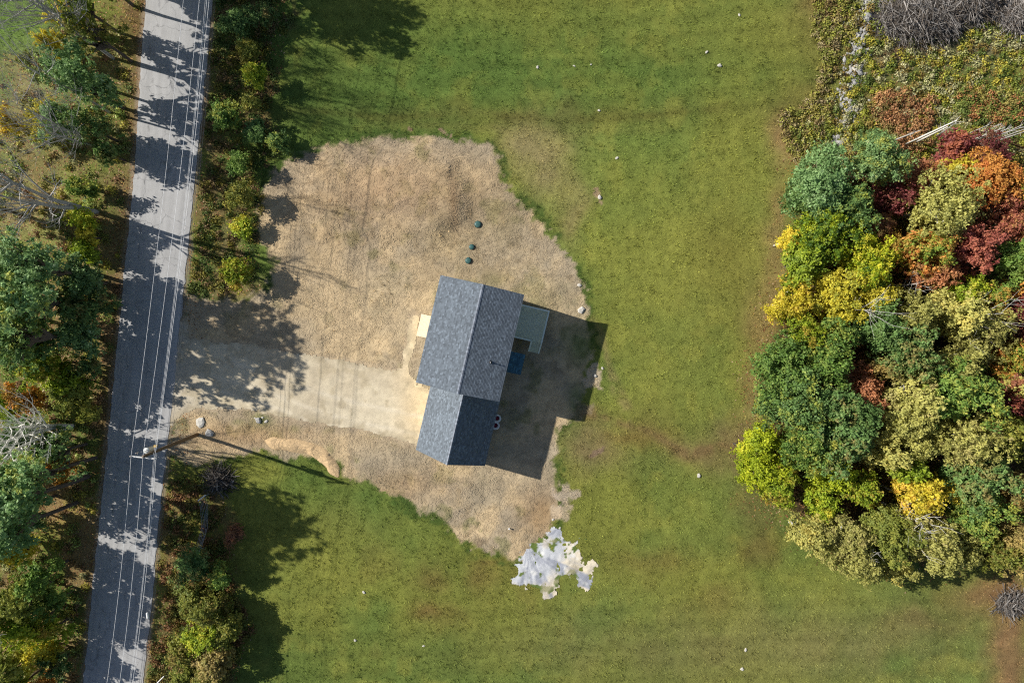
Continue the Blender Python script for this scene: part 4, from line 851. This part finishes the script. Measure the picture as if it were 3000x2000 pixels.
# ------------------------------------------------------------ mulch berm
def berm():
    xs, ys = resample([(776,1290),(815,1300),(862,1304),(905,1312),(940,1330),(968,1358),(992,1398)], 70); W = []; C = []
    rng = np.random.RandomState(5); m = 13
    for i, (x, y) in enumerate(zip(xs, ys)):
        j = min(i + 1, 69); k = max(i - 1, 0); a = P(xs[k], ys[k]); b = P(xs[j], ys[j]); t = (b - a).normalized(); n = Vector((-t.y, t.x, 0)); p = P(x, y)
        e = math.sin(math.pi * min(1, (i + .5) / 10, (69.5 - i) / 10) / 2); w = .66 * (1 + .10 * math.sin(i * .31) + .03 * rng.randn()) * e + .05
        for q in range(m + 1):
            u = -1 + 2 * q / m; hh = .28 * e * (1 - u * u) + .035 * rng.randn() * (1 - abs(u)) + .06 * math.sin(i * .37 + 2 * u) * (1 - abs(u)) * e; v = p + n * u * w
            W.append((v.x, v.y, zg(v.x, v.y) + hh - .02)); C.append(lin(214, 184, 142) * (.85 + .3 * rng.rand()))
    i = (np.arange(69)[:, None] * (m + 1) + np.arange(m)[None, :]).ravel(); F = np.stack([i, i + 1, i + m + 2, i + m + 1], 1)
    o = mesh_np('mulch_berm', W, F, attrmat('mulch', .95, .1, 0, ((22, .7, 1.3),), (20, .1)), col=np.array(C), smooth=True); tag(o, 'curved heap of pale wood mulch at the edge of the straw', 'mulch berm')
berm()

# ------------------------------------------------------------ house
HE, HR = 6.2, 7.65; GEv, GRg = 2.9, 6.5
cs = [P(1291.6, 805.6, HE), P(1535.2, 863, HE), P(1461.7, 1177, HE), P(1219.4, 1119.1, HE)]
cen = (cs[0] + cs[1] + cs[2] + cs[3]) / 4; yd = ((cs[0] - cs[3]) + (cs[1] - cs[2])).normalized(); ang = math.atan2(-yd.x, yd.y)
Wd = ((cs[1] - cs[0]).length + (cs[2] - cs[3]).length) / 2; Ln = ((cs[0] - cs[3]).length + (cs[1] - cs[2]).length) / 2
house = empty('house', (cen.x, cen.y, 0), ang, 'two storey house with grey shingle roof and attached garage', 'house')
RI = Matrix.Rotation(-ang, 3, 'Z')
def loc(px, py, h):
    p = P(px, py, h); q = RI @ Vector((p.x - cen.x, p.y - cen.y, 0)); return q.x, q.y
print('house', cen, math.degrees(ang), Wd, Ln)
gl = loc(1219, 1318, GEv); gr_ = loc(1420, 1363, GEv); glt = loc(1261, 1132, GEv); rg = loc(1307.7, 1361.5, GRg); mr_ = loc(1340.8, 1153.3, HR)
print('garage', gl, gr_, glt, 'ridge', rg, 'main ridge', mr_, loc(1415.8, 832.1, HR), loc(1356, 1158.4, GRg))
M_shing = attrmat('asphalt_shingles', .75, .35, 0, ((60, .8, 1.2), (.7, .94, 1.06)))
def shingles(x_e, x_r, z_e, z_r, y0, y1, name, parent, seed):
    rng = np.random.RandomState(seed); run = abs(x_r - x_e); sl = math.hypot(run, z_r - z_e); n = int(round(sl / .142)); V = []; F = []; C = []
    ux = (x_r - x_e) / sl; uz = (z_r - z_e) / sl; nxn, nzn = -uz * (1 if ux > 0 else -1), abs(ux)
    for i in range(n):
        s0 = sl * i / n - (.03 if i == 0 else 0); s1 = sl * (i + 1) / n + .004; y = y0 - rng.rand() * .3; base = .92 + .16 * rng.rand()
        while y < y1:
            yn = y + rng.choice([.14, .17, .22, .27]); a, b = max(y, y0), min(yn, y1); y = yn
            if b - a < .01: continue
            lift = .011 + rng.rand() * .003; q = len(V)
            for (s, yy, l) in ((s0, a, lift), (s0, b, lift), (s1, b, .001), (s1, a, .001), (s0, a, -.01), (s0, b, -.01)):
                V.append((x_e + ux * s + nxn * l, yy, z_e + uz * s + nzn * l))
            F += [(q, q+1, q+2, q+3), (q+4, q+5, q+1, q)]
            c = lin(99, 108, 117) * base * rng.choice([.70, .86, 1.0, 1.14, 1.42], p=[.16, .26, .30, .18, .1]); C += [c] * 6
    F = np.array(F)
    if ux > 0: F = F[:, ::-1]
    return mesh_np(name, V, F, M_shing, parent, col=np.array(C))
hw = Wd / 2; hl = Ln / 2; xr = (mr_[0] + loc(1415.8, 832.1, HR)[0]) / 2
def rprism(x0, x1, xm, ze, zr, y0, y1, t=.18):
    m = MB(); m.add([(x0,y0,ze-.012),(xm,y0,zr-.012),(x1,y0,ze-.012),(x1,y0,ze-t),(xm,y0,zr-t),(x0,y0,ze-t)] + [(x0,y1,ze-.012),(xm,y1,zr-.012),(x1,y1,ze-.012),(x1,y1,ze-t),(xm,y1,zr-t),(x0,y1,ze-t)],
      [(0,1,4,5),(1,2,3,4),(6,11,10,7),(7,10,9,8),(0,6,7,1),(1,7,8,2),(5,4,10,11),(4,3,9,10),(0,5,11,6),(2,8,9,3)]); return m
def ridgecap(xm, z, y0, y1, name, parent, dz):
    V = []; F = []; C = []; y = y0; rng = np.random.RandomState(9)
    while y < y1:
        b = min(y + .19, y1); l = .03; q = len(V); k = .13
        for yy, ll in ((y, l + .012), (b, l)):
            V += [(xm - k, yy, z + ll - k * dz), (xm, yy, z + ll + .005), (xm + k, yy, z + ll - k * dz)]
        F += [(q, q+1, q+4, q+3), (q+1, q+2, q+5, q+4)]; C += [lin(118, 125, 136) * rng.choice([.8, 1, 1.2])] * 6; y = b
    return mesh_np(name, V, F, M_shing, parent, col=np.array(C))
# main block
rm = rprism(-hw + .02, hw - .02, xr, HE, HR, -hl + .02, hl - .02).build('roof_deck', M_white, house)
shingles(-hw, xr, HE, HR, -hl, hl, 'roof_slope', house, 1); shingles(hw, xr, HE, HR, -hl, hl, 'roof_slope', house, 2); ridgecap(xr, HR, -hl, hl, 'ridge_cap', house, (HR - HE) / hw)
ov = .38; wx0, wx1, wy0, wy1 = -hw + ov, hw - ov, -hl + .28, hl - .28
def gable(x0, x1, y0, y1, ze, zr, xm, t=0): 
    k = (zr - ze) / (hw if t == 0 else t)
    zt0 = ze + (x0 - (xm - (hw if t == 0 else t))) * k - .2; m = MB()
    m.add([(x0,y0,.4),(x1,y0,.4),(x1,y0,zt0),(xm,y0,zr-.2),(x0,y0,zt0),(x0,y1,.4),(x1,y1,.4),(x1,y1,zt0),(xm,y1,zr-.2),(x0,y1,zt0)],
          [(0,1,2,3,4),(9,8,7,6,5),(0,4,9,5),(1,6,7,2),(0,5,6,1),(2,7,8,3),(3,8,9,4)]); return m
msid = M_siding
gable(wx0, wx1, wy0, wy1, HE, HR, xr).build('wall', msid, house)
MB().box(wx0 + .03, wx1 - .03, wy0 + .03, wy1 - .03, -.3, .41).build('foundation', M_conc, house)
# garage wing
gx0, gx1, gy0 = gl[0], gr_[0], (gl[1] + gr_[1]) / 2; gx0 = (gl[0] + glt[0]) / 2; gxm = (gx0 + gx1) / 2; gtop = wy0
ghw = (gx1 - gx0) / 2
rprism(gx0 + .02, gx1 - .02, gxm, GEv, GRg, gy0 + .02, gtop - .004).build('garage_roof_deck', M_white, house)
shingles(gx0, gxm, GEv, GRg, gy0, gtop - .003, 'garage_roof_slope', house, 3); shingles(gx1, gxm, GEv, GRg, gy0, gtop - .003, 'garage_roof_slope', house, 4); ridgecap(gxm, GRg, gy0, gtop - .003, 'garage_ridge_cap', house, 1.0)
gm = gable(gx0 + .3, gx1 - .3, gy0 + .25, gtop - .004, GEv, GRg, gxm, ghw); gm.build('garage_wall', msid, house)
MB().box(gx0 + .33, gx1 - .33, gy0 + .28, gtop - .01, -.3, .41).build('garage_foundation', M_conc, house)
for k in (0, 1):
    y0 = gy0 + .8 + k * 2.75; d = MB()
    d.box(gx0 + .25, gx0 + .297, y0, y0 + 2.3, .05, 2.2)
    for q in range(4): d.box(gx0 + .235, gx0 + .25, y0 + .1, y0 + 2.2, .12 + q * .52, .5 + q * .52)
    d.build('garage_door', M_door, house)
def window(x, y, z, w_, h_, axis_, out):
    f = MB(); g2 = MB(); t = .04 * out
    if axis_ == 'x':
        for a in ((y - w_/2 - .08, y + w_/2 + .08, z - .08, z), (y - w_/2 - .08, y + w_/2 + .08, z + h_, z + h_ + .08), (y - w_/2 - .08, y - w_/2, z, z + h_), (y + w_/2, y + w_/2 + .08, z, z + h_), (y - w_/2, y + w_/2, z + h_/2 - .02, z + h_/2 + .02)): f.box(min(x, x + t), max(x, x + t), *a)
        g2.box(min(x, x + t * .4), max(x, x + t * .4), y - w_/2, y + w_/2, z, z + h_)
    else:
        for a in ((x - w_/2 - .08, x + w_/2 + .08, z - .08, z), (x - w_/2 - .08, x + w_/2 + .08, z + h_, z + h_ + .08), (x - w_/2 - .08, x - w_/2, z, z + h_), (x + w_/2, x + w_/2 + .08, z, z + h_), (x - w_/2, x + w_/2, z + h_/2 - .02, z + h_/2 + .02)): f.box(a[0], a[1], min(y, y + t), max(y, y + t), a[2], a[3])
        g2.box(x - w_/2, x + w_/2, min(y, y + t * .4), max(y, y + t * .4), z, z + h_)
    fo = f.build('window', M_white, house); g2.build('pane', M_glass, fo)
for yy in (-3.4, 0.2, 3.4): window(wx0, yy, 4.0, .9, 1.3, 'x', -1); window(wx1, yy, 4.0, .9, 1.3, 'x', 1)
for yy in (-3.4, 3.6): window(wx0, yy, 1.7, .9, 1.3, 'x', -1)
for xx in (-1.8, 1.8): window(xx, wy1, 1.7, .9, 1.3, 'y', 1); window(xx, wy1, 4.0, .9, 1.3, 'y', 1)
window(gxm, gy0 + .25, 3.4, .9, 1.1, 'y', -1)
# gutters and rake trim
for s in (-1, 1):
    MB().box(min(s*hw, s*(hw-.03)), max(s*hw, s*(hw-.03)), -hl, hl, HE - .19, HE - .02).build('fascia', M_white, house)
# vent pipe
vx, vy = loc(1436.5, 1062, 7.5); rz_ = HR - abs(vx - xr) / hw * (HR - HE)
vp = MB().lathe([(.05, -.2), (.05, .42), (.034, .42), (.034, .3)], 16).build('vent_pipe', M_pvc, house, True); vp.location = (vx, vy, rz_)
MB().lathe([(.15, .0), (.14, .03), (.07, .09), (.055, .12)], 16).build('vent_boot', M_black, vp, True)
# front platform
a = loc(1234, 919, .5); b = loc(1220, 983, .5); x1 = wx0 + .0; y0, y1 = b[1], a[1]; x0 = (a[0] + b[0]) / 2
fp = MB(); nb = 17
for k in range(nb): u0 = x0 + (x1 - x0) * k / nb; fp.box(u0 + .004, x0 + (x1 - x0) * (k + 1) / nb - .004, y0, y1, .42, .46)
pl = MB(); pl.box(x0 + .03, x1, y0 + .03, y1 - .03, .2, .418)
for xx in (x0 + .08, x1 - .2):
    for yy in (y0 + .1, y1 - .2): pl.box(xx, xx + .1, yy, yy + .1, -.1, .2)
po = fp.build('front_platform', M_lumber, house); pl.build('platform_frame', M_lumber, po)
dr = MB().box(wx0 - .05, wx0 - .002, (y0+y1)/2 - .46, (y0+y1)/2 + .46, .47, 2.5).build('front_door', simple('dark_door', (.08, .02, .02), .5), house)
# back deck
DH, RH = 1.5, 2.45
o1 = loc(1611, 910, RH); i1 = loc(1508, 989, RH); i2 = loc(1555.6, 998.5, RH); st = loc(1580, 1037, .95); st2 = loc(1548, 1029, .95)
dx0, dx1, dy1, dy0 = wx1 + .003, o1[0], o1[1], (i1[1] + i2[1]) / 2; sx0 = i2[0]; sy = (st[1] + st2[1]) / 2
print('deck', dx0, dx1, dy0, dy1, sx0, sy)
deck = empty('deck', (0, 0, 0)); deck.parent = house
deck = house
dm = MB(); n = int((dx1 - dx0) / .145)
for k in range(n): a0 = dx0 + (dx1 - dx0) * k / n; dm.box(a0 + .006, dx0 + (dx1 - dx0) * (k + 1) / n - .006, dy0, dy1, DH - .04, DH)
dk = dm.build('deck', M_ptwood, house)
fr = MB().box(dx0, dx1, dy0 + .02, dy1 - .02, DH - .28, DH - .045)
for xx in (dx0 + .1, dx1 - .2):
    for yy in (dy0 + .1, (dy0 + dy1) / 2, dy1 - .22): fr.box(xx, xx + .14, yy, yy + .14, -.2, DH - .285)
fr.build('deck_frame', M_ptwood, dk)
rl = MB(); bl = MB()
def rail(x0, y0, z0, x1, y1, z1):
    d = Vector((x1 - x0, y1 - y0, 0)); L = d.length; d.normalize(); nn = Vector((-d.y, d.x, 0)) * .075; A = Vector((x0, y0, z0)); B = Vector((x1, y1, z1)); up = Vector((0, 0, .04))
    rl.add([A - nn, A + nn, B + nn, B - nn, A - nn + up, A + nn + up, B + nn + up, B - nn + up], [(0,1,2,3),(7,6,5,4),(0,4,5,1),(1,5,6,2),(2,6,7,3),(3,7,4,0)])
    k = 0
    while k < L: p = A.lerp(B, k / L); w_ = .045 if int(k / .13) % 12 == 0 else .018; bl.box(p.x - w_, p.x + w_, p.y - w_, p.y + w_, p.z - .9, p.z - .002); k += .13
rail(dx0, dy1 - .08, RH, dx1 - .005, dy1 - .08, RH); rail(dx1 - .08, dy1 - .16, RH, dx1 - .08, dy0, RH); rail(dx0, dy0 + .06, RH, sx0 - .02, dy0 + .06, RH)
rail(dx1 - .08, dy0 - .003, RH - .005, dx1 - .08, sy, .95); rail(sx0 + .06, dy0 - .003, RH - .005, sx0 + .06, sy, .95)
rl.build('rail_cap', M_ptrail, dk); bl.build('balusters', M_ptrail, dk)
ns = 7; stp = MB()
for k in range(ns):
    ya = dy0 - (dy0 - sy) * (k + 1) / ns; yb = dy0 - (dy0 - sy) * k / ns; z = DH - DH * (k + 1) / (ns + 1); stp.box(sx0 + .13, dx1 - .16, ya, yb - .01, z - .04, z)
    stp.box(sx0 + .13, dx1 - .16, yb - .03, yb - .012, z + .0, z + .15)
stp.build('stairs', M_ptwood, dk)
# lean-to over the cellar door
l1 = loc(1537.8, 1038, 2.2); l2 = loc(1525, 1098, 2.2); lx0, lx1, ly1, ly0 = wx1 + .003, (l1[0] + l2[0]) / 2, l1[1], l2[1]
print('lean', lx0, lx1, ly0, ly1)
M_blue = attrmat('blue_shingles', .75, .3, 0, ((50, .8, 1.2),)); 
ls = shingles(lx1, lx0, 2.1, 2.75, ly0, ly1, 'lean_to_roof', house, 8); ls.data.materials[0] = M_blue
ca = ls.data.color_attributes['Col']; arr = np.zeros(len(ls.data.vertices) * 4, np.float32); ca.data.foreach_get('color', arr); arr = arr.reshape(-1, 4); arr[:, :3] = arr[:, :3] * np.array([.35, .8, .95]); ca.data.foreach_set('color', arr.ravel())
m = MB(); m.add([(lx0,ly0+.02,2.72),(lx1-.02,ly0+.02,2.08),(lx1-.02,ly0+.02,1.98),(lx0,ly0+.02,2.6),(lx0,ly1-.02,2.72),(lx1-.02,ly1-.02,2.08),(lx1-.02,ly1-.02,1.98),(lx0,ly1-.02,2.6)], [(0,1,2,3),(7,6,5,4),(0,4,5,1),(3,2,6,7),(1,5,6,2)]); m.build('lean_to_deck', M_white, house)
m = MB(); 
for yy in (ly0 + .1, ly1 - .2): m.box(lx1 - .25, lx1 - .13, yy, yy + .12, -.1, 2.1)
m.build('lean_to_post', M_ptwood, house)

# ------------------------------------------------------------ yard things
def lid(x, y, r, label):
    p = P(x, y, .2); root = empty('tank_lid', (p.x, p.y, zg(p.x, p.y)), 0, label, 'septic lid', 'green septic tank lids in the straw')
    MB().lathe([(r * .98, -.2), (r * 1.0, .1), (r * .96, .15), (r * .6, .19), (r * .1, .2)], 28).build('lid', M_teal, root, True)
    MB().lathe([(r * 1.06, -.1), (r * 1.06, .06), (r * 1.0, .07)], 28).build('riser', M_black, root, True)
    for k in range(5): a = k * 1.2566; q = MB().lathe([(.03, 0), (.03, .03), (.01, .035)], 8); o = q.build('bolt', M_black, root); o.location = (math.cos(a) * r * .88, math.sin(a) * r * .88, .155)
lid(1400, 657, .36, 'northernmost and largest of the three green tank lids'); lid(1382, 723, .29, 'middle one of the three green tank lids'); lid(1372, 763, .33, 'green tank lid nearest the house')
p = P(1492, 1548, .2); r0 = empty('cleanout_pipe', (p.x, p.y, zg(p.x, p.y)), 0, 'white plastic pipe stub standing in the straw near the stone dust', 'pipe')
MB().lathe([(.06, -.2), (.06, .26)], 16).build('pipe', M_pvc, r0, True); MB().lathe([(.085, .26), (.085, .33), (.05, .35)], 16).build('cap', M_pvc, r0, True)
def chair(px, py, label):
    p = P(px, py, .6); root = empty('garden_chair', (p.x, p.y, 0), .2, label, 'chair', 'round white chairs behind the garage')
    s = MB(); n = 28; prof = [(.30, .42), (.41, .62), (.44, .73), (.40, .76), (.30, .74), (.235, .47)]
    b = len(s.v)
    for r_, z in prof:
        for k in range(n): a = 6.283 * k / n; f_ = .6 + .4 * (math.cos(a) * .5 + .5); s.v.append((r_ * math.cos(a), r_ * math.sin(a), .42 + (z - .42) * f_))
    for i in range(5):
        for k in range(n): s.f.append((b + i*n + k, b + i*n + (k+1) % n, b + (i+1)*n + (k+1) % n, b + (i+1)*n + k))
    s.build('shell', M_pvc, root, True)
    MB().lathe([(.05, .40), (.25, .40), (.26, .44), (.25, .46), (.05, .47)], 28).build('seat', M_pvc, root, True)
    MB().lathe([(.02, .472), (.20, .472), (.225, .50), (.20, .53), (.05, .545)], 24).build('cushion', M_red, root, True)
    for k in range(4): a = .785 + k * 1.571; MB().tube([(math.cos(a) * .18, math.sin(a) * .18, .41), (math.cos(a) * .28, math.sin(a) * .28, 0)], [.022, .018], 8).build('leg', M_pvc, root)
chair(1456, 1225, 'white round chair with dark red cushion, northern of the pair by the garage'); chair(1451.5, 1246, 'white round chair with dark red cushion, southern of the pair by the garage')
# clothesline
def clothesline():
    A0, A1 = P(580, 1466, 1.9), P(602, 1449, 1.9); B0, B1 = P(568, 1624, 1.9), P(590, 1611, 1.9); o = (A0 + B0) / 2; root = empty('clothesline', (o.x, o.y, 0), 0, 'old sagging clothesline strung between two short white bars in the verge', 'clothesline'); off = Vector((o.x, o.y, 0))
    for a, b in ((A0, A1), (B0, B1)):
        MB().tube([a - off, b - off], .05, 8).build('crossbar', M_white, root); m = (a + b) / 2 - off; MB().tube([(m.x, m.y, -.2), (m.x, m.y, 1.9)], .045, 8).build('post', M_galv, root)
    for k in range(6):
        t = .06 + k * .176; a = A0.lerp(A1, t) - off; b = B0.lerp(B1, t) - off; pts = [a.lerp(b, i / 14) + Vector((.04 * math.sin(i + k), 0, -1.15 * math.sin(math.pi * i / 14))) for i in range(15)]
        MB().tube(pts, .014, 5, False).build('line', M_galv, root)
clothesline()
m = MB().tube([(-.45, -.45, 1.0), (.45, .45, 1.0)], .05, 8).tube([(0, 0, -.1), (0, 0, 1.0)], .05, 8).build('wooden_stake', M_white); p = P(468, 1992, 1.0); m.location = (p.x, p.y, 0); tag(m, 'white barred stake at the bottom edge beside the road', 'stake')

# ------------------------------------------------------------ utility pole and wires
def upole(base, top, label, full):
    root = empty('utility_pole', base, 0, label, 'utility pole', 'poles carrying the roadside lines'); T_ = top - base
    MB().tube([(0, 0, -.5), T_ * .5, T_], [.19, .16, .13], 12).build('pole', M_pole, root, True)
    return root, T_
HA = 10.35
base = P(578, 1272, 0); top = P(419, 1337, 10.75); up_, T_ = upole(base, top, 'brown wooden utility pole on the verge with a white crossarm', True)
print('pole lean', T_)
a0, a1 = P(381, 1335.5, HA) - base, P(459, 1343.5, HA) - base
ar = MB(); d = (a1 - a0).normalized(); n_ = Vector((-d.y, d.x, 0)) * .055; u_ = Vector((0, 0, .06))
ar.add([a0 - n_ - u_, a0 + n_ - u_, a1 + n_ - u_, a1 - n_ - u_, a0 - n_ + u_, a0 + n_ + u_, a1 + n_ + u_, a1 - n_ + u_], [(0,1,2,3),(7,6,5,4),(0,4,5,1),(1,5,6,2),(2,6,7,3),(3,7,4,0)]); ar.build('crossarm', M_cross, up_)
for t in (.04, .5, .93):
    q = a0.lerp(a1, t); o = MB().lathe([(.05, .05), (.07, .1), (.04, .13), (.06, .17), (.03, .22)], 12).build('insulator', M_ceramic, up_, True); o.location = q
mid = T_ * .93
MB().tube([mid + Vector((0, 0, -.2)), a0.lerp(a1, .2) + Vector((0, 0, -.06))], .02, 6).build('brace', M_galv, up_); MB().tube([mid + Vector((0, 0, -.2)), a0.lerp(a1, .8) + Vector((0, 0, -.06))], .02, 6).build('brace', M_galv, up_)
tc_ = P(436, 1317, 8.9) - base; tk = MB().lathe([(.2, -.5), (.27, -.47), (.27, .38), (.29, .39), (.28, .44), (.12, .5)], 24).build('transformer', M_tank, up_, True); tk.location = tc_
for s in (-.1, .1): MB().lathe([(.03, 0), (.045, .06), (.025, .1), (.04, .16), (.015, .24)], 10, (s, s * .5, .46)).build('bushing', M_ceramic, tk, True)
ct = P(400, 1326, 10.1) - base; MB().tube([ct + Vector((0, 0, -.25)), ct + Vector((.05, 0, .25))], [.05, .04], 10).tube([ct + Vector((0, 0, -.25)), ct + Vector((.12, -.12, .1))], .02, 6).build('fuse_cutout', M_ceramic, up_)
bk = P(456, 1306, 8.0) - base; MB().box(bk.x - .12, bk.x + .12, bk.y - .1, bk.y + .1, bk.z - .15, bk.z + .15).build('cable_bracket', simple('yellow_bracket', (.5, .33, .08)), up_)
nb_ = P(742, -70, 0); sb_ = P(508, 2060, 0)
for bb, wds in ((nb_, 'wooden utility pole just beyond the top edge'), (sb_, 'wooden utility pole just beyond the bottom edge')):
    r_, t_ = upole(bb, bb + Vector((T_.x * .3, 0, 10.75)), wds, False); q = t_ * .965
    MB().box(q.x - 1.25, q.x + 1.25, q.y - .055, q.y + .055, q.z - .06, q.z + .06).build('crossarm', M_cross, r_)
def wire(pts3, r, mat, sag, label, name='power_line', cat='wire'):
    m = MB(); P_ = []
    for a, b in zip(pts3[:-1], pts3[1:]):
        for i in range(24): t = i / 24; q = a.lerp(b, t); q.z -= sag * 4 * t * (1 - t); P_.append(q)
    P_.append(pts3[-1]); m.tube(P_, r, 6, False); o = m.build(name, mat, None, True); tag(o, label, cat, 'overhead wires along the road')
def ends(xt, xm, ym, xb, hm, he=None):
    he = he or hm; A = P(xt, 0, he); M_ = P(xm, ym, hm); B = P(xb, 2000, he)
    A2 = M_ + (A - M_) * 1.12; B2 = M_ + (B - M_) * 1.18; A2.z = B2.z = hm; return [A2, M_, B2]
wire(ends(534, 384, 1336, 309, 10.6), .013, M_alu, .5, 'westernmost white wire of the three on the crossarm')
wire(ends(581, 419, 1334, 346, 10.95), .013, M_alu, .5, 'middle white wire passing over the pole top')
wire(ends(603, 453, 1341, 378, 10.6), .013, M_alu, .5, 'easternmost white wire of the three on the crossarm')
wire(ends(598, 450, 1335, 374, 9.9), .009, M_alu, .6, 'thin pale wire just under the easternmost white one')
wire(ends(609, 459, 1309, 384, 8.6), .014, M_alu, .6, 'thick twisted pale service cable below the crossarm')
wire(ends(616, 487, 1290, 404, 6.6), .012, M_cable, .5, 'black communication cable, western of the lower three'); wire(ends(620, 492, 1290, 410, 6.3), .014, M_cable, .55, 'black communication cable, middle of the lower three'); wire(ends(628, 500, 1290, 417, 5.9), .010, M_cable, .5, 'black communication cable, eastern of the lower three')
p = P(432, 1802, 6.2); MB().lathe([(.05, -.3), (.11, -.24), (.11, .24), (.05, .3)], 12).build('cable_splice', M_white); o = bpy.data.objects['cable_splice']; o.location = p; o.rotation_euler = (math.pi / 2, 0, .12); tag(o, 'white splice case on the lower cables over the road shoulder', 'splice case')
for o in list(bpy.data.objects):
    if o.name == 'deck' and o.type == 'EMPTY': bpy.data.objects.remove(o)
print('objects', len(bpy.data.objects))
